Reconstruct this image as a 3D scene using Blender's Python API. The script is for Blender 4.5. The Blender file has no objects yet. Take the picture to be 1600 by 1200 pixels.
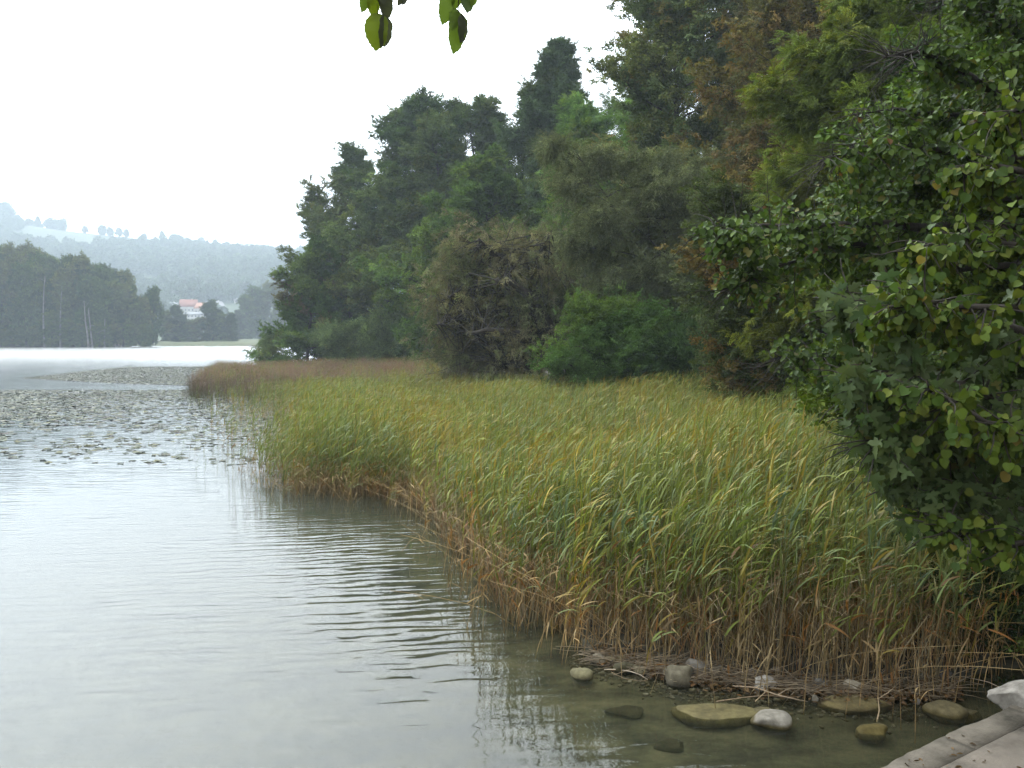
import bpy, math, random
import numpy as np

# ------------------------------------------------------------------ camera
SC = bpy.context.scene
COL = SC.collection
CAM_H, F_PX, HORIZON = 3.7, 1256.0, 526.0
PITCH = math.atan((600 - HORIZON) / F_PX)
cam_d = bpy.data.cameras.new('camera')
cam = bpy.data.objects.new('camera', cam_d)
COL.objects.link(cam)
cam.location = (0, 0, CAM_H)
cam.rotation_euler = (math.pi / 2 - PITCH, 0, 0)
cam_d.sensor_width = 36
cam_d.lens = 36 * F_PX / 1600
cam_d.clip_start = 0.05
cam_d.clip_end = 9000
SC.camera = cam

# ------------------------------------------------------------------ sky, sun, exposure
SUN_EL, SUN_AZ = math.radians(46), math.radians(-34)      # veiled sun, ahead and to the left
world = bpy.data.worlds.new('World')
SC.world = world
world.use_nodes = True
wn, wl = world.node_tree.nodes, world.node_tree.links
wn.clear()
w_out = wn.new('ShaderNodeOutputWorld')
w_bg = wn.new('ShaderNodeBackground')
w_bg.inputs['Strength'].default_value = 0.1
w_sky = wn.new('ShaderNodeTexSky')
w_sky.sky_type = 'NISHITA'
w_sky.sun_disc = False
w_sky.sun_elevation = SUN_EL
w_sky.sun_rotation = SUN_AZ
w_sky.dust_density = 4
w_tc = wn.new('ShaderNodeTexCoord')
w_sep = wn.new('ShaderNodeSeparateXYZ')
wl.new(w_tc.outputs['Generated'], w_sep.inputs[0])
w_max = wn.new('ShaderNodeMath'); w_max.operation = 'MAXIMUM'; w_max.inputs[1].default_value = 0
wl.new(w_sep.outputs['Z'], w_max.inputs[0])
w_ramp = wn.new('ShaderNodeValToRGB')                       # overcast layer: dim at the horizon, three times brighter overhead
w_ramp.color_ramp.elements[0].position = 0.0
w_ramp.color_ramp.elements[0].color = (0.325, 0.330, 0.330, 1)
w_ramp.color_ramp.elements[1].position = 1.0
w_ramp.color_ramp.elements[1].color = (1.0, 1.05, 1.09, 1)
e = w_ramp.color_ramp.elements.new(0.13); e.color = (0.47, 0.478, 0.478, 1)
e = w_ramp.color_ramp.elements.new(0.28); e.color = (0.62, 0.65, 0.67, 1)
e = w_ramp.color_ramp.elements.new(0.46); e.color = (0.80, 0.84, 0.87, 1)
wl.new(w_max.outputs[0], w_ramp.inputs[0])
w_noise = wn.new('ShaderNodeTexNoise'); w_noise.inputs['Scale'].default_value = 2.2
w_noise.inputs['Detail'].default_value = 4
wl.new(w_tc.outputs['Generated'], w_noise.inputs['Vector'])
w_nr = wn.new('ShaderNodeMapRange'); w_nr.inputs['To Min'].default_value = 28.0; w_nr.inputs['To Max'].default_value = 33.0
wl.new(w_noise.outputs['Fac'], w_nr.inputs['Value'])
w_mul = wn.new('ShaderNodeVectorMath'); w_mul.operation = 'SCALE'
wl.new(w_ramp.outputs['Color'], w_mul.inputs[0]); wl.new(w_nr.outputs[0], w_mul.inputs['Scale'])
w_mix = wn.new('ShaderNodeMixRGB'); w_mix.inputs['Fac'].default_value = 0.95
wl.new(w_sky.outputs['Color'], w_mix.inputs['Color1'])
# the sun glows through the cloud: a broad bright lobe round its direction
w_dot = wn.new('ShaderNodeVectorMath'); w_dot.operation = 'DOT_PRODUCT'
wl.new(w_tc.outputs['Generated'], w_dot.inputs[0])
w_dot.inputs[1].default_value = (math.sin(SUN_AZ) * math.cos(SUN_EL), math.cos(SUN_AZ) * math.cos(SUN_EL), math.sin(SUN_EL))
w_dm = wn.new('ShaderNodeMath'); w_dm.operation = 'MAXIMUM'; w_dm.inputs[1].default_value = 0; wl.new(w_dot.outputs['Value'], w_dm.inputs[0])
w_pw = wn.new('ShaderNodeMath'); w_pw.operation = 'POWER'; w_pw.inputs[1].default_value = 6; wl.new(w_dm.outputs[0], w_pw.inputs[0])
w_gl = wn.new('ShaderNodeVectorMath'); w_gl.operation = 'SCALE'; w_gl.inputs[0].default_value = (80, 87, 93); wl.new(w_pw.outputs[0], w_gl.inputs['Scale'])
w_add = wn.new('ShaderNodeVectorMath'); wl.new(w_mul.outputs[0], w_add.inputs[0]); wl.new(w_gl.outputs[0], w_add.inputs[1])
wl.new(w_add.outputs[0], w_mix.inputs['Color2'])
wl.new(w_mix.outputs[0], w_bg.inputs['Color'])
wl.new(w_bg.outputs[0], w_out.inputs['Surface'])

sun_d = bpy.data.lights.new('sun', 'SUN')
sun_d.energy = 1.3
sun_d.angle = math.radians(20)
sun_d.color = (1.0, 0.96, 0.90)
sun = bpy.data.objects.new('sun', sun_d)
COL.objects.link(sun)
sun.rotation_euler = (math.pi / 2 - SUN_EL, 0, -SUN_AZ + math.pi)

SC.view_settings.view_transform = 'Standard'
SC.view_settings.look = 'None'
SC.view_settings.gamma = 1
SC.view_settings.exposure = 0.0
SC.view_settings.use_curve_mapping = False
SC.render.engine = 'CYCLES'
cy = SC.cycles
cy.max_bounces = 8; cy.diffuse_bounces = 3; cy.glossy_bounces = 3
cy.transmission_bounces = 4; cy.transparent_max_bounces = 12; cy.volume_bounces = 1
cy.caustics_reflective = False; cy.caustics_refractive = False
cy.use_denoising = True
cy.denoising_prefilter = 'ACCURATE'
cy.sample_clamp_indirect = 8

# ------------------------------------------------------------------ helpers
rng = np.random.default_rng(11)
FWD = np.array([0, math.cos(PITCH), -math.sin(PITCH)])
UP = np.array([0, math.sin(PITCH), math.cos(PITCH)])


def P(px, py, d):
    """world point at distance d (along Y) seen at a position of the photograph"""
    v = FWD + (px - 800) / F_PX * np.array([1.0, 0, 0]) + (600 - py) / F_PX * UP
    return np.array([0, 0, CAM_H]) + v * (d / v[1])


def G(px, py, z=0.0):
    v = FWD + (px - 800) / F_PX * np.array([1.0, 0, 0]) + (600 - py) / F_PX * UP
    return np.array([0, 0, CAM_H]) + v * ((z - CAM_H) / v[2])


def unit(a):
    return a / (np.linalg.norm(a, axis=-1, keepdims=True) + 1e-9)


def tag(o, label=None, cat=None, group=None, kind=None):
    if label: o['label'] = label
    if cat: o['category'] = cat
    if group: o['group'] = group
    if kind: o['kind'] = kind
    return o


class MB:
    """collects vertices, polygons and vertex colours; build() links them as one mesh object"""
    def __init__(s):
        s.v, s.n, s.i, s.c, s.k = [], [], [], [], 0

    def add(s, v, face_len, face_idx, col):
        v = np.asarray(v, float).reshape(-1, 3)
        s.v.append(v)
        s.n.append(np.asarray(face_len, int).ravel())
        s.i.append(np.asarray(face_idx, int).ravel() + s.k)
        col = np.asarray(col, float)
        if col.ndim == 1: col = np.tile(col, (len(v), 1))
        s.c.append(col[:, :3])
        s.k += len(v)

    def mesh(s, name, mat, smooth=False):
        me = bpy.data.meshes.new(name)
        if s.k:
            v = np.concatenate(s.v); n = np.concatenate(s.n); i = np.concatenate(s.i); c = np.concatenate(s.c)
            me.vertices.add(len(v)); me.vertices.foreach_set('co', v.ravel())
            me.loops.add(len(i)); me.loops.foreach_set('vertex_index', i)
            me.polygons.add(len(n))
            me.polygons.foreach_set('loop_start', np.concatenate([[0], np.cumsum(n)[:-1]]))
            if smooth: me.polygons.foreach_set('use_smooth', np.ones(len(n), bool))
            a = me.color_attributes.new('Col', 'FLOAT_COLOR', 'POINT')
            a.data.foreach_set('color', np.concatenate([c, np.ones((len(c), 1))], 1).ravel())
            me.update(calc_edges=True)
        if mat: me.materials.append(mat)
        return me

    def build(s, name, mat, parent=None, smooth=False, world=True):
        o = bpy.data.objects.new(name, s.mesh(name, mat, smooth))
        COL.objects.link(o)
        if parent is not None: o.parent = parent
        return o


def empty(name, loc=(0, 0, 0)):
    o = bpy.data.objects.new(name, None)
    COL.objects.link(o); o.location = loc
    o.empty_display_size = 0.2
    return o


def box(mb, c, s, col=(1, 1, 1), rot=0.0):
    c = np.asarray(c, float); s = np.asarray(s, float) / 2
    v = np.array([[x, y, z] for z in (-1, 1) for y in (-1, 1) for x in (-1, 1)], float) * s
    cr, sr = math.cos(rot), math.sin(rot)
    v = np.stack([v[:, 0] * cr - v[:, 1] * sr, v[:, 0] * sr + v[:, 1] * cr, v[:, 2]], 1) + c
    f = [0, 2, 3, 1, 4, 5, 7, 6, 0, 1, 5, 4, 2, 6, 7, 3, 0, 4, 6, 2, 1, 3, 7, 5]
    mb.add(v, [4] * 6, f, col)


def tube(mb, pts, rad, sides=5, col=(1, 1, 1)):
    pts = np.asarray(pts, float); n = len(pts)
    rad = np.broadcast_to(np.asarray(rad, float), (n,))
    t = np.gradient(pts, axis=0); t = unit(t)
    ref = np.array([0.31, 0.87, 0.38]) if abs(t[0, 2]) > 0.7 else np.array([0.05, 0.02, 1.0])
    a = unit(np.cross(t, ref)); b = np.cross(t, a)
    ang = np.arange(sides) * 2 * math.pi / sides
    v = pts[:, None, :] + rad[:, None, None] * (np.cos(ang)[None, :, None] * a[:, None, :] + np.sin(ang)[None, :, None] * b[:, None, :])
    i = np.arange(n - 1)[:, None] * sides; j = np.arange(sides)[None, :]; jn = (j + 1) % sides
    q = np.stack([i + j, i + jn, i + sides + jn, i + sides + j], -1).reshape(-1, 4)
    fl = [4] * len(q) + [sides]
    fi = np.concatenate([q.ravel(), (n - 1) * sides + np.arange(sides)])
    mb.add(v.reshape(-1, 3), fl, fi, col)


# leaf templates: x along the leaf, y across, z up from the face
def tmpl(outline, fold=0.12, droop=0.15):
    o = np.array(outline, float)
    v = np.column_stack([o[:, 0], o[:, 1], fold * np.abs(o[:, 1]) * 2 - droop * o[:, 0] ** 2])
    return v


T_QUAD = (tmpl([(0, 0), (0.42, -0.5), (1, 0), (0.45, 0.5)]), [3, 3], [0, 1, 2, 0, 2, 3])
_ov = [(0, 0), (0.14, -0.30), (0.42, -0.5), (0.74, -0.36), (1, 0), (0.74, 0.36), (0.42, 0.5), (0.14, 0.30)]
T_OVAL = (tmpl(_ov, 0.16, 0.18), [5, 5], [0, 1, 2, 3, 4, 0, 4, 5, 6, 7])
# heart-shaped serrated leaf (lime / hazel) with midrib points
_ht = [(0.03, 0), (-0.02, -0.17), (0.05, -0.36), (0.22, -0.47), (0.40, -0.50), (0.58, -0.45), (0.76, -0.34), (0.90, -0.17), (1.03, 0),
       (0.90, 0.17), (0.75, 0.33), (0.60, 0.45), (0.38, 0.50), (0.22, 0.47), (0.05, 0.36), (-0.02, 0.17)]
_hv = tmpl(_ht + [(0.42, 0)], 0.14, 0.22)
_hv[16, 2] -= 0.04
T_HEART = (_hv, [3] * 16, sum([[i, (i + 1) % 16, 16] for i in range(16)], []))
# palmate maple leaf
_mp = [(0.0, 0), (-0.12, -0.16), (-0.16, -0.42), (0.04, -0.34), (0.10, -0.60), (0.20, -0.66), (0.30, -0.74), (0.36, -0.52), (0.40, -0.30),
       (0.36, -0.20), (0.58, -0.26), (0.66, -0.22), (0.72, -0.30), (0.80, -0.14), (1.08, 0)]
_mp = _mp + [(x, -y) for x, y in _mp[-2:0:-1]]
_mv = tmpl(_mp, 0.10, 0.30)
T_MAPLE = (np.vstack([_mv, [[0.28, 0, -0.02]]]), [3] * len(_mp), sum([[i, (i + 1) % len(_mp), len(_mp)] for i in range(len(_mp))], []))


_sr = []
for k_ in range(41):
    a_ = 2 * math.pi * k_ / 40 ; 
    x_ = 0.5 - 0.53 * math.cos(a_ / 1.0); y_ = 0.5 * math.sin(a_) * (1 + 0.10 * math.cos(a_))
    t_ = 1 + (0.045 if k_ % 2 else -0.02) * (0.2 < x_)
    if k_ < 40: _sr.append((0.5 + (x_ - 0.5) * t_ + (0.05 if k_ == 20 else 0), y_ * t_ * (0.9 + 0.08 * math.sin(3 * a_))))
_sv = [(0.02, 0), (0.27, 0), (0.52, 0), (0.77, 0)]
_nn = len(_sr)
_srv = tmpl(_sr + _sv[1:], 0.05, 0.20)
_srv[:, 2] += 0.03 * np.sin(_srv[:, 0] * 14) * np.abs(_srv[:, 1]) * 2
_f = []
for k_ in range(_nn):
    xm = (_sr[k_][0] + _sr[(k_ + 1) % _nn][0]) / 2
    _f.append([k_, (k_ + 1) % _nn, _nn + (0 if xm < 0.4 else 1 if xm < 0.65 else 2)])
for k_ in (0, 1):      # close the wedges between the midrib points
    ups = [q for q in range(_nn // 2) if _f[q][2] == _nn + k_][-1]; dn = [q for q in range(_nn // 2, _nn) if _f[q][2] == _nn + k_][0]
    _f.append([ups + 1, _nn + k_ + 1, _nn + k_]); _f.append([dn, _nn + k_, _nn + k_ + 1])
T_SERR = (_srv, [3] * len(_f), sum(_f, []))


def leaves(mb, T, pos, axis, nrm, L, W, col, tipdark=0.0):
    """n copies of a leaf template"""
    tv, fl, fi = T
    pos = np.asarray(pos, float); n = len(pos)
    if n == 0: return
    x = unit(np.asarray(axis, float)); y = unit(np.cross(nrm, x)); z = np.cross(x, y)
    L = np.broadcast_to(L, (n,)); W = np.broadcast_to(W, (n,))
    v = pos[:, None, :] + (tv[None, :, 0:1] * L[:, None, None]) * x[:, None, :] + (tv[None, :, 1:2] * W[:, None, None]) * y[:, None, :] \
        + (tv[None, :, 2:3] * L[:, None, None]) * z[:, None, :]
    m = len(tv)
    idx = (np.arange(n)[:, None] * m + np.asarray(fi)[None, :]).ravel()
    col = np.asarray(col, float)
    if col.ndim == 1: col = np.tile(col, (n, 1))
    mb.add(v.reshape(-1, 3), np.tile(fl, n), idx, np.repeat(col, m, 0))


def rnd_unit(r, n):
    return unit(r.normal(size=(n, 3)))


# ------------------------------------------------------------------ materials
def new_mat(name):
    m = bpy.data.materials.new(name); m.use_nodes = True
    nt = m.node_tree; nt.nodes.clear()
    return m, nt.nodes, nt.links


def leaf_mat(name, instanced, gloss=0.35, rough=0.5, trans=0.3, spec=0.3):
    m, N, L = new_mat(name)
    out = N.new('ShaderNodeOutputMaterial')
    a = N.new('ShaderNodeAttribute'); a.attribute_type = 'GEOMETRY'; a.attribute_name = 'Col'
    c = a.outputs['Color']
    if instanced:
        t = N.new('ShaderNodeAttribute'); t.attribute_type = 'INSTANCER'; t.attribute_name = 'tint'
        mu = N.new('ShaderNodeMixRGB'); mu.blend_type = 'MULTIPLY'; mu.inputs[0].default_value = 1
        L.new(a.outputs['Color'], mu.inputs[1]); L.new(t.outputs['Color'], mu.inputs[2])
        c = mu.outputs[0]
    p = N.new('ShaderNodeBsdfPrincipled')
    p.inputs['Roughness'].default_value = rough
    p.inputs['Specular IOR Level'].default_value = spec
    L.new(c, p.inputs['Base Color'])
    tr = N.new('ShaderNodeBsdfTranslucent')
    warm = N.new('ShaderNodeMixRGB'); warm.blend_type = 'MULTIPLY'; warm.inputs[0].default_value = 1
    warm.inputs[2].default_value = (1.3, 1.35, 0.6, 1)
    L.new(c, warm.inputs[1]); L.new(warm.outputs[0], tr.inputs['Color'])
    mx = N.new('ShaderNodeMixShader'); mx.inputs[0].default_value = trans
    L.new(p.outputs[0], mx.inputs[1]); L.new(tr.outputs[0], mx.inputs[2])
    L.new(mx.outputs[0], out.inputs['Surface'])
    return m


def rough_mat(name, c1, c2, scale=3.0, rough=0.85, bump=0.3, bscale=20, detail=6, c3=None, use_col=False, stretch=None, spec=0.3, bdist=0.02):
    m, N, L = new_mat(name)
    out = N.new('ShaderNodeOutputMaterial')
    p = N.new('ShaderNodeBsdfPrincipled'); p.inputs['Roughness'].default_value = rough
    p.inputs['Specular IOR Level'].default_value = spec
    tc = N.new('ShaderNodeTexCoord')
    vec = tc.outputs['Object']
    if stretch:
        mp = N.new('ShaderNodeMapping'); mp.inputs['Scale'].default_value = stretch
        L.new(vec, mp.inputs[0]); vec = mp.outputs[0]
    n1 = N.new('ShaderNodeTexNoise'); n1.inputs['Scale'].default_value = scale; n1.inputs['Detail'].default_value = detail
    n1.inputs['Roughness'].default_value = 0.65
    L.new(vec, n1.inputs['Vector'])
    r = N.new('ShaderNodeValToRGB')
    r.color_ramp.elements[0].position = 0.33; r.color_ramp.elements[0].color = (*c1, 1)
    r.color_ramp.elements[1].position = 0.67; r.color_ramp.elements[1].color = (*c2, 1)
    if c3:
        e = r.color_ramp.elements.new(0.5); e.color = (*c3, 1)
    L.new(n1.outputs['Fac'], r.inputs[0])
    c = r.outputs[0]
    if use_col:
        a = N.new('ShaderNodeAttribute'); a.attribute_name = 'Col'
        mu = N.new('ShaderNodeMixRGB'); mu.blend_type = 'MULTIPLY'; mu.inputs[0].default_value = 1
        L.new(c, mu.inputs[1]); L.new(a.outputs['Color'], mu.inputs[2]); c = mu.outputs[0]
    L.new(c, p.inputs['Base Color'])
    n2 = N.new('ShaderNodeTexNoise'); n2.inputs['Scale'].default_value = bscale; n2.inputs['Detail'].default_value = 6
    L.new(vec, n2.inputs['Vector'])
    b = N.new('ShaderNodeBump'); b.inputs['Strength'].default_value = bump; b.inputs['Distance'].default_value = bdist
    L.new(n2.outputs['Fac'], b.inputs['Height']); L.new(b.outputs[0], p.inputs['Normal'])
    L.new(p.outputs[0], out.inputs['Surface'])
    return m


M_LEAF_I = leaf_mat('foliage', True, trans=0.22, rough=0.6, spec=0.10)
M_LEAF = leaf_mat('broad_leaf', False, trans=0.25, rough=0.55, spec=0.12)
M_BLADE_I = leaf_mat('reed_blades', True, trans=0.22, rough=0.55, spec=0.15)
M_BLADE = leaf_mat('reed_blade', False, trans=0.25, rough=0.55, spec=0.3)
M_BARK = rough_mat('bark', (0.016, 0.013, 0.010), (0.050, 0.042, 0.033), 2.5, 0.9, 0.6, 14, stretch=(3, 3, 0.6))
M_PALEBARK = rough_mat('pale_bark', (0.10, 0.095, 0.09), (0.24, 0.23, 0.21), 1.5, 0.9, 0.4, 8)
M_STONE = rough_mat('limestone', (0.22, 0.205, 0.18), (0.52, 0.50, 0.46), 9, 0.9, 0.7, 30, c3=(0.37, 0.35, 0.315), use_col=True, bdist=0.01)
M_GROUND = rough_mat('forest_floor', (0.02, 0.022, 0.012), (0.075, 0.07, 0.035), 1.2, 0.95, 0.5, 9)
M_STICK = rough_mat('dead_stems', (0.6, 0.55, 0.5), (1.1, 1.0, 0.9), 20, 0.8, 0.2, 60, use_col=True)

# ------------------------------------------------------------------ lake shore and ground
def poly_sd(px, py, poly):
    """signed distance, positive inside the polygon"""
    d = np.full(px.shape, 1e18); inside = np.zeros(px.shape, bool)
    n = len(poly)
    for k in range(n):
        ax, ay = poly[k]; bx, by = poly[(k + 1) % n]
        ex, ey = bx - ax, by - ay
        t = np.clip(((px - ax) * ex + (py - ay) * ey) / (ex * ex + ey * ey + 1e-12), 0, 1)
        d = np.minimum(d, (px - ax - t * ex) ** 2 + (py - ay - t * ey) ** 2)
        c = ((ay > py) != (by > py))
        with np.errstate(divide='ignore', invalid='ignore'):
            xi = ax + (py - ay) * ex / (ey if abs(ey) > 1e-12 else 1e-12)
        inside ^= c & (px < xi)
    return np.where(inside, 1, -1) * np.sqrt(d)


def g2(px, py): return tuple(G(px, py)[:2])


NEAR_SHORE = [(9.0, 6.0), g2(1640, 1042), g2(1560, 1052), g2(1490, 1072), g2(1430, 1088), g2(1300, 1080), g2(1180, 1076), g2(1080, 1056), g2(980, 1040),
              g2(900, 1012), g2(870, 960), g2(860, 900), g2(900, 820), g2(880, 740), g2(800, 690), g2(700, 640), g2(590, 606), g2(500, 585),
              g2(412, 573.5), g2(395, 570)]
LAKE = NEAR_SHORE + [(-33, 118), (10, 170), (-20, 255), g2(405, 543), g2(330, 540.5), g2(300, 538), g2(232, 536.0), g2(245, 541), g2(120, 542.5), g2(0, 543),
                     g2(-500, 545), (-420, 260), (-600, -60), (-30, -20), (-8, 1.6), (3.2, 1.8), (3.4, 3.0)]
SLAB_A, SLAB_B = G(1330, 1216, 0.32), G(1640, 1072, 0.32)
LAKE = LAKE + [(5.3, 6.1)]


def vnoise(x, y, s, seed=0):
    x = np.asarray(x, float) / s; y = np.asarray(y, float) / s
    xi = np.floor(x).astype(int); yi = np.floor(y).astype(int); fx = x - xi; fy = y - yi
    fx = fx * fx * (3 - 2 * fx); fy = fy * fy * (3 - 2 * fy)

    def h(a, b):
        t = np.sin(a * 127.1 + b * 311.7 + seed * 74.7) * 43758.5453
        return t - np.floor(t)
    return (h(xi, yi) * (1 - fx) + h(xi + 1, yi) * fx) * (1 - fy) + (h(xi, yi + 1) * (1 - fx) + h(xi + 1, yi + 1) * fx) * fy


def ground_z(x, y):
    x = np.asarray(x, float); y = np.asarray(y, float)
    sd = -poly_sd(x, y, LAKE)
    n = vnoise(x, y, 1.3, 3) - 0.5 + 0.5 * (vnoise(x, y, 0.4, 5) - 0.5)
    land = np.minimum(0.055 * sd, 0.9 + sd * 0.004) + 0.05 * n * np.clip(sd * 2, 0, 1)
    wet = np.where(y < 60, -0.085, -0.2) * -sd
    wet = np.maximum(wet, -3.0) - 0.03 + 0.06 * n
    z = np.where(sd > 0, land, wet)
    bank = np.clip((2.6 - y) / 1.6, 0, 1)
    z = np.where((x > -9) & (sd > -6), np.maximum(z, 2.0 * bank * bank * (3 - 2 * bank) - 4.0 * (bank < 0.01)), z)
    return z


def grid_mesh(xs, ys, zf, col=(1, 1, 1)):
    X, Y = np.meshgrid(xs, ys); Z = zf(X, Y)
    nx, ny = len(xs), len(ys)
    i = (np.arange(ny - 1)[:, None] * nx + np.arange(nx - 1)[None, :])
    q = np.stack([i, i + 1, i + nx + 1, i + nx], -1).reshape(-1, 4)
    mb = MB(); mb.add(np.stack([X, Y, Z], -1).reshape(-1, 3), [4] * len(q), q.ravel(), col)
    return mb


def smooth_axis(near0, near1, step, far0, far1, g=1.12):
    a = list(np.arange(near0, near1 + 1e-6, step)); s = step
    while a[-1] < far1: s *= g; a.append(a[-1] + s)
    s = step
    while a[0] > far0: s *= g; a.insert(0, a[0] - s)
    return np.array(a)


xs = smooth_axis(-6, 10, 0.16, -3500, 3500)
ys = smooth_axis(0, 20, 0.16, -60, 3500)

# lake bed: mud and algae near, seen through the water
m, N, L = new_mat('lake_bed')
out = N.new('ShaderNodeOutputMaterial'); p = N.new('ShaderNodeBsdfPrincipled'); p.inputs['Roughness'].default_value = 0.95
tc = N.new('ShaderNodeTexCoord')
n1 = N.new('ShaderNodeTexNoise'); n1.inputs['Scale'].default_value = 1.9; n1.inputs['Detail'].default_value = 8; n1.inputs['Roughness'].default_value = 0.7
mp = N.new('ShaderNodeMapping'); mp.inputs['Scale'].default_value = (0.8, 1.5, 1); mp.inputs['Rotation'].default_value = (0, 0, 0.25)
L.new(tc.outputs['Object'], mp.inputs[0]); L.new(mp.outputs[0], n1.inputs['Vector'])
r = N.new('ShaderNodeValToRGB')
r.color_ramp.elements[0].position = 0.38; r.color_ramp.elements[0].color = (0.012, 0.012, 0.007, 1)
r.color_ramp.elements[1].position = 0.66; r.color_ramp.elements[1].color = (0.105, 0.095, 0.055, 1)
e = r.color_ramp.elements.new(0.5); e.color = (0.048, 0.045, 0.024, 1)
L.new(n1.outputs['Fac'], r.inputs[0])
geo = N.new('ShaderNodeNewGeometry'); sp = N.new('ShaderNodeSeparateXYZ'); L.new(geo.outputs['Position'], sp.inputs[0])
mr = N.new('ShaderNodeMapRange'); mr.inputs['From Min'].default_value = -0.02; mr.inputs['From Max'].default_value = 0.10
L.new(sp.outputs['Z'], mr.inputs['Value'])
n3 = N.new('ShaderNodeTexNoise'); n3.inputs['Scale'].default_value = 6; n3.inputs['Detail'].default_value = 7
L.new(tc.outputs['Object'], n3.inputs['Vector'])
r2 = N.new('ShaderNodeValToRGB'); r2.color_ramp.elements[0].position = 0.35; r2.color_ramp.elements[0].color = (0.018, 0.014, 0.009, 1)
r2.color_ramp.elements[1].position = 0.7; r2.color_ramp.elements[1].color = (0.085, 0.065, 0.036, 1)
L.new(n3.outputs['Fac'], r2.inputs[0])
mx = N.new('ShaderNodeMixRGB'); L.new(mr.outputs[0], mx.inputs[0]); L.new(r.outputs[0], mx.inputs[1]); L.new(r2.outputs[0], mx.inputs[2])
L.new(mx.outputs[0], p.inputs['Base Color'])
b = N.new('ShaderNodeBump'); b.inputs['Strength'].default_value = 0.7; b.inputs['Distance'].default_value = 0.04
L.new(n3.outputs['Fac'], b.inputs['Height']); L.new(b.outputs[0], p.inputs['Normal'])
L.new(p.outputs[0], out.inputs['Surface'])
M_BED = m
ground = grid_mesh(xs, ys, ground_z).build('ground', M_BED, smooth=True)
tag(ground, 'muddy lake bed and dark bank soil', kind='structure')

# ------------------------------------------------------------------ water
m, N, L = new_mat('lake_water')
out = N.new('ShaderNodeOutputMaterial')
tc = N.new('ShaderNodeTexCoord')
geo = N.new('ShaderNodeNewGeometry'); sp = N.new('ShaderNodeSeparateXYZ'); L.new(geo.outputs['Position'], sp.inputs[0])


def wmath(op, a, b=None):
    n = N.new('ShaderNodeMath'); n.operation = op
    for k, q in enumerate((a, b)):
        if q is None: continue
        if isinstance(q, (int, float)): n.inputs[k].default_value = q
        else: L.new(q, n.inputs[k])
    return n.outputs[0]


def wmap(scale, rot):
    mp = N.new('ShaderNodeMapping'); mp.inputs['Scale'].default_value = scale; mp.inputs['Rotation'].default_value = (0, 0, rot)
    L.new(tc.outputs['Object'], mp.inputs[0]); return mp.outputs[0]


def wnoise(vec, scale, detail, dist=0.0):
    n = N.new('ShaderNodeTexNoise'); n.inputs['Scale'].default_value = scale; n.inputs['Detail'].default_value = detail
    n.inputs['Distortion'].default_value = dist
    L.new(vec, n.inputs['Vector']); return n.outputs['Fac']


wave = N.new('ShaderNodeTexWave'); wave.wave_type = 'BANDS'; wave.bands_direction = 'Y'; wave.wave_profile = 'SIN'
wave.inputs['Scale'].default_value = 1.6; wave.inputs['Distortion'].default_value = 7.0
wave.inputs['Detail'].default_value = 2.0; wave.inputs['Detail Scale'].default_value = 1.8
L.new(wmap((0.35, 1.0, 1), math.radians(-30)), wave.inputs['Vector'])
wave2 = N.new('ShaderNodeTexWave'); wave2.wave_type = 'BANDS'; wave2.bands_direction = 'Y'; wave2.wave_profile = 'SIN'
wave2.inputs['Scale'].default_value = 0.9; wave2.inputs['Distortion'].default_value = 9.0
wave2.inputs['Detail'].default_value = 2.0; wave2.inputs['Detail Scale'].default_value = 1.1
L.new(wmap((0.3, 1.0, 1), math.radians(-16)), wave2.inputs['Vector'])
patch = N.new('ShaderNodeMapRange'); patch.inputs['From Min'].default_value = 0.30; patch.inputs['From Max'].default_value = 0.58
patch.inputs['To Min'].default_value = 0.10; patch.inputs['To Max'].default_value = 1.0
L.new(wnoise(wmap((0.5, 1, 1), 0.3), 0.28, 3), patch.inputs['Value'])
chop = wnoise(wmap((0.32, 1.0, 1), math.radians(-24)), 3.8, 5, 0.6)
chop_far = wnoise(wmap((0.4, 1.0, 1), 0.05), 2.2, 4, 0.4)
h = wmath('MULTIPLY', wmath('ADD', wave.outputs['Fac'], wmath('MULTIPLY', wave2.outputs['Fac'], 0.8)), patch.outputs[0])
shx = N.new('ShaderNodeMapRange'); shx.inputs['From Min'].default_value = -6.5; shx.inputs['From Max'].default_value = -2.0
shx.inputs['To Min'].default_value = 0.35; L.new(sp.outputs['X'], shx.inputs['Value'])
h = wmath('MULTIPLY', wmath('MULTIPLY', h, shx.outputs[0]), 0.0046)
h = wmath('ADD', h, wmath('MULTIPLY', chop, 0.0060))
farw = N.new('ShaderNodeMapRange'); farw.inputs['From Min'].default_value = 16; farw.inputs['From Max'].default_value = 48
L.new(sp.outputs['Y'], farw.inputs['Value'])
h = wmath('ADD', h, wmath('MULTIPLY', wmath('MULTIPLY', chop_far, farw.outputs[0]), 0.040))
# sheltered water among the reeds is calm: attribute 'calm' painted from the distance to the bank
cal = N.new('ShaderNodeAttribute'); cal.attribute_name = 'Col'
csep = N.new('ShaderNodeSeparateColor'); L.new(cal.outputs['Color'], csep.inputs[0])
h = wmath('MULTIPLY', h, csep.outputs[1])
bmp = N.new('ShaderNodeBump'); bmp.inputs['Strength'].default_value = 1.0; bmp.inputs['Distance'].default_value = 1.0
L.new(h, bmp.inputs['Height'])
fr = N.new('ShaderNodeFresnel'); fr.inputs['IOR'].default_value = 1.33; L.new(bmp.outputs[0], fr.inputs['Normal'])
gl = N.new('ShaderNodeBsdfGlossy'); gl.inputs['Color'].default_value = (1, 1, 1, 1)
rg = N.new('ShaderNodeMapRange'); rg.inputs['From Min'].default_value = 15; rg.inputs['From Max'].default_value = 160
rg.inputs['To Min'].default_value = 0.03; rg.inputs['To Max'].default_value = 0.20
L.new(sp.outputs['Y'], rg.inputs['Value']); L.new(rg.outputs[0], gl.inputs['Roughness'])
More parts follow.
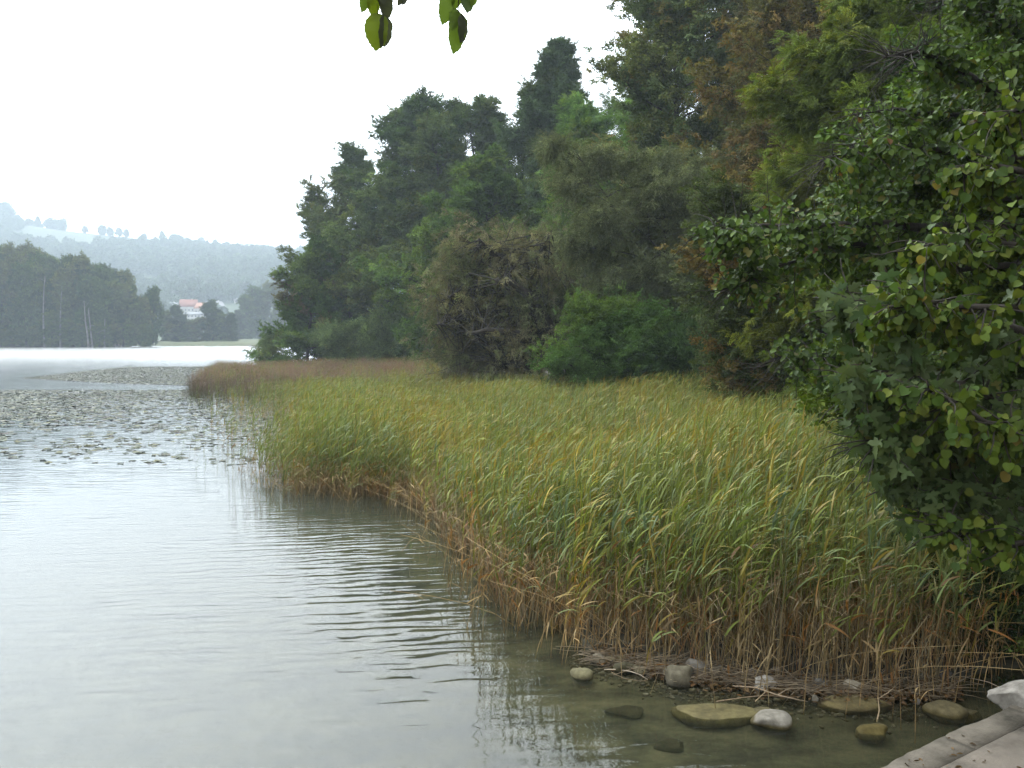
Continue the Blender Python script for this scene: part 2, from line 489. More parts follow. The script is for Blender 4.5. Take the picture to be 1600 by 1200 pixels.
L.new(bmp.outputs[0], gl.inputs['Normal'])
tr = N.new('ShaderNodeBsdfTransparent'); tr.inputs['Color'].default_value = (0.80, 0.80, 0.68, 1)
df = N.new('ShaderNodeBsdfDiffuse'); dm_ = N.new('ShaderNodeMixRGB'); L.new(csep.outputs[2], dm_.inputs[0])
dm_.inputs[1].default_value = (0.052, 0.058, 0.038, 1); dm_.inputs[2].default_value = (0.066, 0.082, 0.080, 1)
L.new(dm_.outputs[0], df.inputs['Color'])
body = N.new('ShaderNodeMixShader'); L.new(csep.outputs[0], body.inputs[0])
L.new(tr.outputs[0], body.inputs[1]); L.new(df.outputs[0], body.inputs[2])
surf = N.new('ShaderNodeMixShader'); L.new(fr.outputs[0], surf.inputs[0])
L.new(body.outputs[0], surf.inputs[1]); L.new(gl.outputs[0], surf.inputs[2])
L.new(surf.outputs[0], out.inputs['Surface'])
M_WATER = m
wxs = smooth_axis(-8, 8, 0.4, -900, 400, 1.15); wys = smooth_axis(0, 24, 0.4, -60, 620, 1.12)
mb = grid_mesh(wxs, wys, lambda x, y: np.zeros(x.shape))
vv = mb.v[0]
depth = -ground_z(vv[:, 0], vv[:, 1])
turb = 1 - np.exp(-np.clip(depth, 0, None) * 1.1); turb = np.clip(0.03 + 0.95 * turb, 0, 0.97)
calm = np.clip(0.25 + np.clip(depth, 0, 2) * 1.6, 0.25, 1.0)
mb.c[0] = np.stack([turb, calm, np.clip((depth - 0.3) / 0.9, 0, 1)], 1)
water = mb.build('water', M_WATER)
tag(water, 'still grey lake water with fine ripples', kind='structure')

# ------------------------------------------------------------------ far hillside
RIDGE_D = 1550.0
_rx = np.array([-2600, -700, -300, -60, 0, 30, 60, 100, 150, 200, 250, 320, 380, 440, 520, 700, 1000, 1600, 3000]) * 1.0
_rp = np.array([330, 300, 305, 328, 334, 346, 352, 358, 364, 369, 376, 386, 392, 396, 402, 410, 425, 450, 480]) * 1.0


def hill_z(x, y):
    px = 800 + x / RIDGE_D * F_PX
    top = CAM_H + (HORIZON - np.interp(px, _rx, _rp)) / F_PX * RIDGE_D - 4
    t = np.clip((y - 560) / (RIDGE_D - 560), 0, 1)
    prof = 0.72 * t + 0.28 * t * t * (3 - 2 * t)
    back = np.clip((y - RIDGE_D) / 900, 0, 1)
    n = (vnoise(x, y, 160, 2) - 0.5) * 16 * t * (1 - t) * 2
    return -2 + (top + 2) * prof * (1 - 0.5 * back) + n


hill_mat = rough_mat('meadow_and_wood', (0.030, 0.045, 0.022), (0.060, 0.080, 0.034), 0.006, 0.95, 0.0, 1)
hill = grid_mesh(np.linspace(-2600, 1400, 110), np.linspace(560, 2500, 60), hill_z).build('hillside', hill_mat, smooth=True)
tag(hill, 'long hazy wooded hillside with pale meadows', kind='structure')

# ------------------------------------------------------------------ instancing by geometry nodes (foliage, reeds, ground cover)
def scatter_group(name, objs):
    ng = bpy.data.node_groups.new(name, 'GeometryNodeTree')
    ng.interface.new_socket('Geometry', in_out='INPUT', socket_type='NodeSocketGeometry')
    ng.interface.new_socket('Geometry', in_out='OUTPUT', socket_type='NodeSocketGeometry')
    n, l = ng.nodes, ng.links
    gi = n.new('NodeGroupInput'); go = n.new('NodeGroupOutput')
    iop = n.new('GeometryNodeInstanceOnPoints')
    l.new(gi.outputs[0], iop.inputs['Points'])
    j = n.new('GeometryNodeJoinGeometry')
    for o in reversed(objs):
        oi = n.new('GeometryNodeObjectInfo'); oi.inputs['Object'].default_value = o
        oi.inputs['As Instance'].default_value = True
        l.new(oi.outputs['Geometry'], j.inputs[0])
    l.new(j.outputs[0], iop.inputs['Instance'])
    iop.inputs['Pick Instance'].default_value = True

    def attr(nm, ty):
        a = n.new('GeometryNodeInputNamedAttribute'); a.data_type = ty; a.inputs['Name'].default_value = nm; return a.outputs[0]
    l.new(attr('vid', 'INT'), iop.inputs['Instance Index'])
    er = n.new('FunctionNodeEulerToRotation'); l.new(attr('rot', 'FLOAT_VECTOR'), er.inputs[0]); l.new(er.outputs[0], iop.inputs['Rotation'])
    l.new(attr('scl', 'FLOAT_VECTOR'), iop.inputs['Scale'])
    l.new(iop.outputs[0], go.inputs[0])
    return ng


def scatter(name, group, pos, rot, scl, tint, nvar, parent=None, vid=None):
    n = len(pos)
    me = bpy.data.meshes.new(name)
    me.vertices.add(n); me.vertices.foreach_set('co', np.asarray(pos, float).ravel())
    scl = np.asarray(scl, float)
    if scl.ndim == 1: scl = np.repeat(scl[:, None], 3, 1)
    if vid is None: vid = rng.integers(0, nvar, n)
    a = me.attributes.new('rot', 'FLOAT_VECTOR', 'POINT'); a.data.foreach_set('vector', np.asarray(rot, float).ravel())
    a = me.attributes.new('scl', 'FLOAT_VECTOR', 'POINT'); a.data.foreach_set('vector', scl.ravel())
    a = me.attributes.new('vid', 'INT', 'POINT'); a.data.foreach_set('value', np.asarray(vid, np.int32))
    a = me.attributes.new('tint', 'FLOAT_COLOR', 'POINT'); a.data.foreach_set('color', np.concatenate([tint, np.ones((n, 1))], 1).ravel())
    o = bpy.data.objects.new(name, me); COL.objects.link(o)
    md = o.modifiers.new('scatter', 'NODES'); md.node_group = group
    o['kind'] = 'stuff'
    if parent is not None: o.parent = parent
    return o


def proto(name, mb, mat):
    return bpy.data.objects.new(name, mb.mesh(name, mat))      # a source for instancing, never linked to the scene


# ---- twigs (stem along +X, about one unit long)
def twig(kind, r):
    mb = MB(); tw = (0.45, 0.36, 0.25)
    stem_pts = lambda d, L, p0=np.zeros(3), sag=0.1: np.array([p0 + d * L * t + np.array([0, 0, -sag * L * t * t]) for t in (0, 0.5, 1)])
    pos, ax, nm, LL, WW, cc = [], [], [], [], [], []
    if kind == 'broad':
        shoots = [(np.array([1, 0, 0.1]), 0.95, np.zeros(3))] + [
            (unit(np.array([0.7, s * r.uniform(0.5, 0.9), r.uniform(-0.2, 0.35)])), r.uniform(0.4, 0.6), np.array([r.uniform(0.1, 0.6), 0, 0.03])) for s in (-1, 1, -1, 1, -1, 1)]
        for d, L_, p0 in shoots:
            sp_ = stem_pts(d, L_, p0)
            tube(mb, sp_, [0.009, 0.006, 0.003], 3, tw)
            for k in range(int(9 * L_ + 4)):
                t = r.uniform(0.12, 1.05)
                q = p0 + d * L_ * t + np.array([0, 0, -0.1 * L_ * t * t]) + r.normal(size=3) * 0.035
                side = 1 if k % 2 else -1
                a = unit(d * 0.6 + np.cross([0, 0, 1], d) * side * 0.8 + r.normal(size=3) * 0.35 + np.array([0, 0, -0.25]))
                pos.append(q); ax.append(a); nm.append(unit(np.array([0, 0, 1]) + r.normal(size=3) * 0.5)); LL.append(r.uniform(0.11, 0.17)); WW.append(LL[-1] * 0.72)
                cc.append(r.uniform(0.7, 1.25))
        T = T_OVAL
    elif kind == 'willow':
        for s_ in range(9):
            d = unit(np.array([1, r.normal() * 0.5, r.normal() * 0.45])); p0 = np.array([r.uniform(0, 0.3), 0, 0]); L_ = r.uniform(0.5, 0.95)
            tube(mb, stem_pts(d, L_, p0, 0.35), [0.006, 0.004, 0.002], 3, tw)
            for k in range(13):
                t = r.uniform(0.1, 1.05)
                q = p0 + d * L_ * t + np.array([0, 0, -0.35 * L_ * t * t])
                a = unit(d * 0.9 + r.normal(size=3) * 0.55 + np.array([0, 0, -0.5]))
                pos.append(q); ax.append(a); nm.append(rnd_unit(r, 1)[0] + np.array([0, 0, 0.8])); LL.append(r.uniform(0.10, 0.16)); WW.append(LL[-1] * 0.26)
                cc.append(r.uniform(0.65, 1.35))
        T = T_QUAD
    elif kind == 'ash':
        for s_ in range(9):
            d = unit(np.array([1, r.normal() * 0.75, r.normal() * 0.35 + 0.1])); p0 = np.array([r.uniform(0, 0.55), r.normal() * 0.05, r.normal() * 0.05]); L_ = r.uniform(0.32, 0.5)
            tube(mb, stem_pts(d, L_, p0, 0.4), [0.006, 0.004, 0.002], 3, tw)
            sd_ = unit(np.cross([0, 0, 1], d)); b_ = r.uniform(0.75, 1.25)
            for k in range(5):
                for sg in (-1, 1):
                    t = 0.25 + 0.17 * k
                    q = p0 + d * L_ * t + np.array([0, 0, -0.4 * L_ * t * t])
                    a = unit(d * 0.6 + sd_ * sg + np.array([0, 0, -0.35]) + r.normal(size=3) * 0.15)
                    pos.append(q); ax.append(a); nm.append(np.array([0, 0, 1]) + r.normal(size=3) * 0.25); LL.append(r.uniform(0.11, 0.15)); WW.append(LL[-1] * 0.36)
                    cc.append(b_ * r.uniform(0.9, 1.1))
        T = T_QUAD
    elif kind == 'fine':                                   # small-leaved bush shoots
        for s_ in range(8):
            d = unit(np.array([1, r.normal() * 0.6, r.normal() * 0.5])); p0 = np.array([r.uniform(0, 0.4), 0, 0]); L_ = r.uniform(0.4, 0.8)
            tube(mb, stem_pts(d, L_, p0, 0.15), [0.007, 0.005, 0.002], 3, tw)
            for k in range(11):
                t = r.uniform(0.1, 1.05)
                q = p0 + d * L_ * t + r.normal(size=3) * 0.03
                a = unit(d * 0.5 + r.normal(size=3) * 0.7)
                pos.append(q); ax.append(a); nm.append(np.array([0, 0, 1]) + r.normal(size=3) * 0.6); LL.append(r.uniform(0.08, 0.13)); WW.append(LL[-1] * 0.6)
                cc.append(r.uniform(0.7, 1.3))
        T = T_QUAD
    cc = np.array(cc)[:, None] * np.ones((1, 3)); cc[:, 0] *= r.uniform(0.9, 1.12, len(cc))
    leaves(mb, T, np.array(pos), np.array(ax), np.array(nm), np.array(LL), np.array(WW), cc)
    return mb


NV = 5
TWIGS = {}
for kd in ('broad', 'willow', 'ash', 'fine'):
    r_ = np.random.default_rng(hash(kd) % 7 + len(kd) * 3)
    TWIGS[kd] = scatter_group('foliage_' + kd, [proto('twig_' + kd, twig(kd, r_), M_LEAF_I) for _ in range(NV)])


# ------------------------------------------------------------------ tree skeletons
class Skel:
    def __init__(s): s.tubes = []; s.ap = []; s.ad = []


def walk(r, p0, d, L, n, wob, lift):
    pts = [np.array(p0, float)]; d = unit(np.array(d, float))
    for k in range(n):
        d = unit(d + r.normal(size=3) * wob + np.array([0, 0, lift]))
        pts.append(pts[-1] + d * L / n)
    return np.array(pts)


def at_t(pts, t):
    f = t * (len(pts) - 1); i = min(int(f), len(pts) - 2); f -= i
    return pts[i] * (1 - f) + pts[i + 1] * f, unit(pts[i + 1] - pts[i])


def anchors(sk, r, pts, n, t0, jit, droop):
    for k in range(n):
        p, d = at_t(pts, r.uniform(t0, 1.0))
        sk.ap.append(p + r.normal(size=3) * jit)
        sk.ad.append(unit(d * 0.8 + r.normal(size=3) * 0.55 + np.array([0, 0, droop])))


PROFILES = {
    'alder': lambda s: 0.35 + 0.75 * math.sin(math.pi * min(1, (0.08 + 0.86 * s)) ** 0.75) if s < 0.98 else 0.3,
    'cone': lambda s: 1.15 * (1.001 - s) ** 0.72,
    'round': lambda s: max(0.3, math.sin(math.pi * (0.2 + 0.76 * s))) * 1.0,
    'column': lambda s: 0.75 + 0.25 * math.sin(math.pi * s) - 0.45 * max(0, s - 0.75) / 0.25,
}


def make_skel(r, H, R, base=0.15, prof='alder', n1=26, n2=7, lift=0.02, up=0.35, trunk_r=None, lean=(0, 0), tw=9, jit=0.35, droop=-0.05, wob=0.12, multi=1, flat=1.0, squash=1.0):
    sk = Skel(); trunk_r = trunk_r or H * 0.014
    for m_ in range(multi):
        d0 = np.array([lean[0] + (r.normal() * 0.25 if multi > 1 else 0), lean[1] + (r.normal() * 0.25 if multi > 1 else 0), 1.0])
        tr_ = walk(r, (r.normal() * 0.2 * (multi > 1), r.normal() * 0.2 * (multi > 1), -0.4), d0, H * (1 if m_ == 0 else r.uniform(0.75, 0.95)), 10, 0.05 if multi == 1 else 0.1, 0.03)
        sk.tubes.append((tr_, np.linspace(trunk_r / multi ** 0.5, trunk_r * 0.12, len(tr_)), 7))
        az = r.uniform(0, 6.28)
        for k in range(n1 // multi):
            s_ = (k + r.uniform(0, 1)) / (n1 // multi)
            t = base + (0.985 - base) * s_
            p, _ = at_t(tr_, t); az += 2.4 + r.normal() * 0.3
            upv = up + 0.4 * s_ + r.normal() * 0.12
            L1 = R * PROFILES[prof](s_) * r.uniform(0.52, 1.28) * 0.92 * math.sqrt(1 + max(upv, 0) ** 2)
            d = np.array([math.cos(az), math.sin(az) * squash, upv])
            b = walk(r, p, d, L1, 6, wob, lift)
            sk.tubes.append((b, np.linspace(max(0.03, trunk_r * 0.33 * (1 - 0.6 * s_)), 0.012, len(b)), 4))
            for q in range(n2):
                tq = r.uniform(0.25, 1.0); p2, d2 = at_t(b, tq)
                dd = unit(d2 + rnd_unit(r, 1)[0] * 0.9 * np.array([1, 1, 0.55 * flat]))
                L2 = L1 * r.uniform(0.22, 0.42) * (1.25 - 0.5 * tq)
                b2 = walk(r, p2, dd, L2, 3, wob, lift * 0.5)
                sk.tubes.append((b2, np.linspace(0.02, 0.007, len(b2)), 3))
                anchors(sk, r, b2, tw, 0.15, jit, droop)
            anchors(sk, r, b, tw // 2, 0.5, jit, droop)
        anchors(sk, r, tr_[-3:], tw, 0.3, jit, 0.3)
    return sk


FGAIN = 1.0


def dress(r, root, sk, kind, size, base_col, var=0.22, bark=None, crown_name='crown', roll=0.5, patch=None, thin=1.0):
    mb = MB()
    for pts, rad, sides in sk.tubes: tube(mb, pts, rad, sides)
    mb.build('trunk', bark or M_BARK, root, smooth=True)
    ap = np.array(sk.ap); ad = np.array(sk.ad)
    if thin < 1:
        k = r.random(len(ap)) < thin; ap, ad = ap[k], ad[k]
    n = len(ap)
    yaw = np.arctan2(ad[:, 1], ad[:, 0]); pit = np.arcsin(np.clip(ad[:, 2], -1, 1))
    rot = np.stack([r.normal(size=n) * roll, -pit, yaw], 1)
    s = size * r.uniform(0.7, 1.3, n)
    base_col = np.array(base_col, float) * np.array([1.22, 1.24, 0.95]) * FGAIN
    br = np.exp(r.normal(size=n) * var)[:, None]
    # broad light and dark patches over the crown, and a few yellower clumps
    pn = vnoise(ap[:, 0] + 5 * ap[:, 2], ap[:, 1] + 3 * ap[:, 2], max(size * 2.2, 0.8), 9)[:, None]
    tint = base_col[None, :] * br * (0.75 + 0.55 * pn)
    yl = (vnoise(ap[:, 0] * 1.3 - ap[:, 2] * 2, ap[:, 1] + ap[:, 2], max(size * 3, 1.0), 4) > 0.62)[:, None]
    yl = yl & (kind != 'willow')
    tint = np.where(yl, tint * np.array([1.25, 1.08, 0.8]), tint)
    if patch is not None:
        pc, amt = patch
        m_ = (vnoise(ap[:, 0] * 1.1 + ap[:, 2] * 1.7, ap[:, 1] - ap[:, 2], max(size * 2.5, 1.0), 21) < amt)[:, None]
        tint = np.where(m_, np.array(pc)[None, :] * br * np.array([1.1, 1.15, 0.95]) * FGAIN, tint)
    return scatter(crown_name, TWIGS[kind], ap, rot, s, tint, NV, root)


ALDER = (0.042, 0.074, 0.022); DARKG = (0.030, 0.054, 0.020); MIDG = (0.060, 0.105, 0.030); ASH = (0.095, 0.165, 0.030)
OLIVE = (0.155, 0.155, 0.080); BROWNW = (0.135, 0.115, 0.068); AUTUMN = (0.26, 0.15, 0.045); GREYG = (0.075, 0.105, 0.058)
GRP_R = 'trees along the right bank'
tree_n = [0]


def bank_tree(px, d, top, half, name, label, cat, kind, col, prof='alder', base=0.12, n1=26, n2=7, size=0.9, tw=9, base_z=None, group=GRP_R, **kw):
    tree_n[0] += 1
    r = np.random.default_rng(100 + tree_n[0])
    x = (px - 800) / F_PX * d
    if kind == 'broad' and d > 78: n1 = int(n1 * 1.35); n2 += 1
    z0 = float(max(ground_z(np.array([x]), np.array([d]))[0], -0.3)) if base_z is None else base_z
    H = CAM_H + (HORIZON - top) / F_PX * d - z0
    R = 1.27 * half / F_PX * d; tw = int(tw * 1.35)
    root = empty(name, (x, d, z0)); tag(root, label, cat, group)
    dk = {k: kw.pop(k) for k in ('var', 'bark', 'roll', 'patch', 'thin') if k in kw}
    sk = make_skel(r, H * 0.96, R, base, prof, n1, n2, tw=tw, **kw)
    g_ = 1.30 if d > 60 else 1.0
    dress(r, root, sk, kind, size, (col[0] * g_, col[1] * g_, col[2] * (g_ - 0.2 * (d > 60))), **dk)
    return root


# leftmost group of alders over the water
bank_tree(480, 107, 366, 62, 'alder_tree', 'low alder leaning over the lake, leftmost tree of the right bank', 'tree', 'broad', ALDER, 'cone', 0.02, 34, 8, 1.0, 10, up=0.05, patch=((0.10, 0.085, 0.04), 0.16))
bank_tree(422, 106, 528, 26, 'shore_bush', 'small grey-green bush overhanging the water beside the leftmost alder', 'bush', 'fine', GREYG, 'round', 0.02, 12, 5, 0.8, 8, multi=3, group='bushes at the foot of the trees')
bank_tree(553, 112, 296, 58, 'alder_tree', 'thin-crowned alder with sky showing through, second from the left', 'tree', 'broad', (0.052, 0.068, 0.034), 'alder', 0.3, 22, 7, 1.0, 6, up=0.25)
bank_tree(612, 103, 272, 64, 'alder_tree', 'broad alder leafed down to its base, in front of the thin-crowned alder', 'tree', 'broad', (0.058, 0.082, 0.034), 'alder', 0.03, 34, 8, 1.0, 10, up=0.1)
bank_tree(646, 110, 150, 66, 'alder_tree', 'tall alder with rounded top whose left side meets the open sky', 'tree', 'broad', DARKG, 'alder', 0.32, 36, 8, 1.05, 10, up=0.15)
bank_tree(700, 104, 178, 46, 'alder_tree', 'slim alder between the tall round-topped alder and the ragged alder', 'tree', 'broad', (0.056, 0.078, 0.036), 'column', 0.10, 30, 8, 1.0, 9, up=0.3)
bank_tree(748, 108, 140, 56, 'alder_tree', 'alder with a ragged dark tip behind the brown leaning willow', 'tree', 'broad', (0.040, 0.060, 0.024), 'alder', 0.1, 34, 8, 1.0, 10, up=0.2)
bank_tree(800, 98, 172, 52, 'alder_tree', 'dark green alder directly left of the pointed tall tree', 'tree', 'broad', (0.044, 0.070, 0.022), 'alder', 0.1, 34, 8, 1.0, 10, up=0.2)
bank_tree(872, 96, 58, 88, 'tall_tree', 'pointed dark tree rising highest against the sky', 'tree', 'broad', (0.034, 0.056, 0.030), 'cone', 0.2, 70, 9, 0.95, 10, up=-0.05)
bank_tree(952, 92, 92, 58, 'ash_tree', 'mid green ash to the right of the pointed dark tree', 'tree', 'ash', (0.060, 0.100, 0.040), 'round', 0.1, 36, 8, 1.1, 10, up=0.3)
bank_tree(895, 80, 165, 66, 'ash_tree', 'feathery light green ash below the pointed dark tree', 'tree', 'ash', (0.070, 0.125, 0.042), 'round', 0.08, 44, 9, 1.0, 10, up=0.3)
bank_tree(1000, 70, 120, 66, 'ash_tree', 'green ash behind the left edge of the olive willow', 'tree', 'ash', (0.066, 0.115, 0.034), 'round', 0.08, 40, 9, 1.0, 10, up=0.3)
bank_tree(690, 88, 330, 74, 'alder_tree', 'low green alder filling the gap behind the brown leaning willow', 'tree', 'broad', (0.052, 0.090, 0.026), 'round', 0.05, 32, 8, 1.0, 9, up=0.2)
bank_tree(584, 118, 226, 50, 'alder_tree', 'alder filling the skyline step left of the tall round-topped alder', 'tree', 'broad', (0.040, 0.062, 0.026), 'round', 0.1, 34, 8, 1.0, 10, up=0.2)
bank_tree(692, 116, 164, 54, 'alder_tree', 'pale-topped alder between the round-topped and the ragged alder', 'tree', 'broad', (0.050, 0.068, 0.036), 'round', 0.1, 34, 8, 1.0, 10, up=0.2)
bank_tree(836, 106, 150, 56, 'alder_tree', 'alder whose top touches the left side of the pointed dark tree', 'tree', 'broad', (0.038, 0.062, 0.022), 'round', 0.1, 34, 8, 1.0, 10, up=0.2)
bank_tree(925, 104, 112, 52, 'alder_tree', 'dark alder just right of the pointed tree on the skyline', 'tree', 'broad', (0.038, 0.060, 0.024), 'round', 0.1, 34, 8, 1.0, 10, up=0.2)
bank_tree(525, 118, 330, 46, 'alder_tree', 'alder behind the leftmost alder, its top below the thin-crowned one', 'tree', 'broad', (0.042, 0.064, 0.026), 'round', 0.06, 30, 8, 1.0, 10, up=0.2)
bank_tree(782, 114, 168, 40, 'alder_tree', 'alder closing the gap left of the tree touching the pointed one', 'tree', 'broad', (0.040, 0.062, 0.024), 'round', 0.1, 34, 8, 1.0, 10, up=0.2)
# tall trees leaving the frame at the top
bank_tree(1062, 58, -70, 78, 'poplar_tree', 'tall grey-green poplar leaving the picture top beside the open sky', 'tree', 'broad', (0.085, 0.115, 0.055), 'column', 0.15, 54, 8, 0.9, 10, up=0.45, patch=((0.17, 0.14, 0.05), 0.22))
bank_tree(1190, 44, -120, 130, 'maple_tree', 'tall tree with yellow-brown autumn crown at the picture top', 'tree', 'broad', (0.088, 0.084, 0.034), 'round', 0.22, 64, 10, 0.7, 12, up=0.35, patch=((0.155, 0.105, 0.040), 0.34), lift=-0.01, droop=-0.35)
bank_tree(1320, 46, -160, 110, 'maple_tree', 'dark brownish tree with bare inner branches behind the bright green ash', 'tree', 'broad', (0.075, 0.072, 0.036), 'round', 0.15, 48, 8, 0.8, 10, up=0.35)
bank_tree(1480, 42, -200, 150, 'oak_tree', 'shaded broadleaf tree deep behind the near leaves at the right', 'tree', 'broad', DARKG, 'round', 0.05, 50, 8, 0.9, 10)
bank_tree(1235, 60, -170, 110, 'poplar_tree', 'brown-green tree closing the gap behind the autumn crown', 'tree', 'broad', (0.070, 0.070, 0.034), 'column', 0.05, 60, 9, 0.95, 11)
bank_tree(790, 84, 250, 70, 'alder_tree', 'green alder rising behind the top of the brown leaning willow', 'tree', 'broad', (0.046, 0.078, 0.024), 'round', 0.05, 34, 8, 1.0, 10, up=0.2)
# olive willow, round-shouldered
bank_tree(1066, 43, 165, 120, 'willow_tree', 'large rounded olive-grey willow with fine leaves', 'willow tree', 'willow', (0.108, 0.124, 0.078), 'round', 0.04, 84, 10, 0.60, 11, multi=3, up=0.35, lift=-0.03, droop=-0.35, jit=0.25, var=0.28)
bank_tree(978, 56, 322, 66, 'willow_tree', 'smaller olive willow between the brown leaning willow and the large one', 'willow tree', 'willow', (0.100, 0.118, 0.066), 'round', 0.04, 50, 9, 0.62, 10, multi=2, up=0.3, lift=-0.03, droop=-0.35, jit=0.25, var=0.28)
# green bushes in front of the willows
bank_tree(955, 38.5, 455, 66, 'green_bush', 'bright green bush beside the foot of the brown leaning willow', 'bush', 'fine', (0.060, 0.112, 0.034), 'round', 0.02, 36, 8, 0.55, 11, multi=4, group='bushes at the foot of the trees', up=0.3)
bank_tree(1060, 38, 490, 66, 'dark_bush', 'dark green bush under the large olive willow', 'bush', 'fine', (0.040, 0.074, 0.028), 'round', 0.02, 34, 8, 0.5, 10, multi=4, group='bushes at the foot of the trees', up=0.3)
bank_tree(1145, 37.5, 490, 56, 'dark_bush', 'blackish green bush in deep shade right of the large willow', 'bush', 'fine', (0.034, 0.060, 0.024), 'round', 0.02, 30, 8, 0.5, 10, multi=4, group='bushes at the foot of the trees', up=0.3)
bank_tree(1240, 33, 470, 90, 'hazel_bush', 'green bush with small leaves at the back edge of the reeds', 'bush', 'fine', (0.060, 0.095, 0.032), 'round', 0.02, 50, 8, 0.5, 10, multi=4, group='bushes at the foot of the trees', up=0.3, patch=((0.26, 0.20, 0.03), 0.05))
bank_tree(1340, 26, 555, 84, 'hazel_bush', 'leafy bush behind the near maple leaves', 'bush', 'fine', (0.058, 0.092, 0.032), 'round', 0.02, 40, 8, 0.36, 10, multi=4, group='bushes at the foot of the trees', up=0.3)
bank_tree(1470, 21, 500, 120, 'hazel_bush', 'dark bush half hidden behind the near maple leaves at the right', 'bush', 'fine', (0.044, 0.072, 0.026), 'round', 0.02, 40, 8, 0.36, 10, multi=4, group='bushes at the foot of the trees', up=0.3)
bank_tree(1172, 27, 272, 50, 'rusty_tree', 'small tree with rusty brown leaves in front of the large olive willow', 'tree', 'broad', (0.105, 0.080, 0.032), 'round', 0.12, 40, 7, 0.42, 8, up=0.3, patch=((0.066, 0.085, 0.030), 0.62))
# bright ash, feathery
bank_tree(1330, 25, -60, 112, 'ash_tree', 'bright yellow-green ash with feathery leaves', 'ash tree', 'ash', (0.092, 0.122, 0.030), 'round', 0.03, 80, 10, 0.6, 11, up=0.25, lift=-0.02, droop=-0.3, jit=0.2, var=0.25)
bank_tree(1500, 24, -160, 120, 'ash_tree', 'green ash mostly hidden by the near lime leaves', 'ash tree', 'ash', (0.080, 0.130, 0.030), 'round', 0.03, 70, 9, 0.6, 10, up=0.25, lift=-0.02, droop=-0.3, jit=0.2)
# low growth between the trunks
for i_, (px, d, top, hf, cl, lb) in enumerate([
        (545, 100, 505, 40, GREYG, 'grey-green shrub under the leftmost alders'),
        (620, 96, 520, 42, GREYG, 'low pale shrub right at the back edge of the rushes'),
        (680, 92, 500, 44, DARKG, 'dark shrub at the left foot of the brown leaning willow'),
        (770, 84, 480, 60, DARKG, 'dark shrub glimpsed behind the limbs of the brown leaning willow'),
        (860, 76, 430, 70, DARKG, 'tall dark shrub behind the trunk of the brown leaning willow'),
        (1000, 60, 400, 80, DARKG, 'dark shrub hidden behind the two olive willows'),
        (1120, 50, 400, 80, DARKG, 'dark shrub behind the right shoulder of the large olive willow'),
        (1240, 40, 380, 90, DARKG, 'shaded shrub behind the bright ash'),
        (1400, 34, 380, 110, DARKG, 'shaded shrub right of the bright ash'),
        (1560, 30, 380, 110, DARKG, 'shaded shrub at the right picture edge')]):
    bank_tree(px, d, top, hf, 'understory_shrub', lb, 'shrub', 'fine', cl, 'round', 0.02, 26, 7, 0.9 if d > 70 else 0.7, 9, multi=3, up=0.3, group='bushes at the foot of the trees')

bank_tree(1560, 12.5, -160, 200, 'hazel_tree', 'mid green broadleaf tree filling the space behind the near alder', 'tree', 'broad', (0.060, 0.100, 0.022), 'round', 0.03, 60, 9, 0.5, 10, up=0.25)
bank_tree(1665, 9.6, 690, 150, 'shade_shrub', 'dark low shrub added on the bank to deepen the shade behind the boulder', 'shrub', 'fine', (0.030, 0.045, 0.018), 'round', 0.02, 40, 8, 0.35, 10, multi=3, up=0.3)  # added shrub; its near-black leaf colour stands in for deep shade
# unseen trees added just outside the picture so their crowns shade the right side
bank_tree(800 + 13.5 / 9 * F_PX, 9.0, 526 - 11 / 9 * F_PX, 5.2 / 9 * F_PX, 'shade_tree', 'large unseen tree added to shade the landing, beyond the right picture edge', 'tree', 'broad', DARKG, 'round', 0.16, 44, 9, 0.7, 9, base_z=0.6)
bank_tree(800 + 10.5 / 3 * F_PX, 3.0, 526 - 10 / 3 * F_PX, 4.2 / 3 * F_PX, 'shade_tree', 'large unseen tree added for its shade beside the viewer, outside the right picture edge', 'tree', 'broad', DARKG, 'round', 0.2, 40, 9, 0.7, 9, base_z=0.6)
bank_tree(1640, 21, -260, 150, 'oak_tree', 'shaded tree behind the near alder at the right picture edge', 'tree', 'broad', DARKG, 'round', 0.05, 44, 9, 0.7, 9)

bank_tree(1110, 76, -110, 90, 'ash_tree', 'green tree high behind the poplar and the autumn crown', 'tree', 'ash', (0.058, 0.084, 0.030), 'round', 0.1, 50, 9, 1.1, 11)

# the brown leaning willow with its dark limbs showing
BW = 46.0
bw0 = P(902, 604, BW); bw0[2] = 0.2
root = empty('leaning_willow', tuple(bw0))
tag(root, 'brownish willow with dark limbs leaning left over the reeds', 'willow tree', GRP_R)
r = np.random.default_rng(5)
sk = Skel()


def limb(px_pts, r0, r1, dy=0.0):
    pts = np.array([P(x, y, BW + k * dy) for k, (x, y) in enumerate(px_pts)]) - bw0
    # refine and wobble
    q = [pts[0]]
    for a, b in zip(pts[:-1], pts[1:]):
        q += [a + (b - a) * 0.5 + r.normal(size=3) * 0.08, b]
    q = np.array(q)
    sk.tubes.append((q, np.linspace(r0, r1, len(q)), 7))
    return q


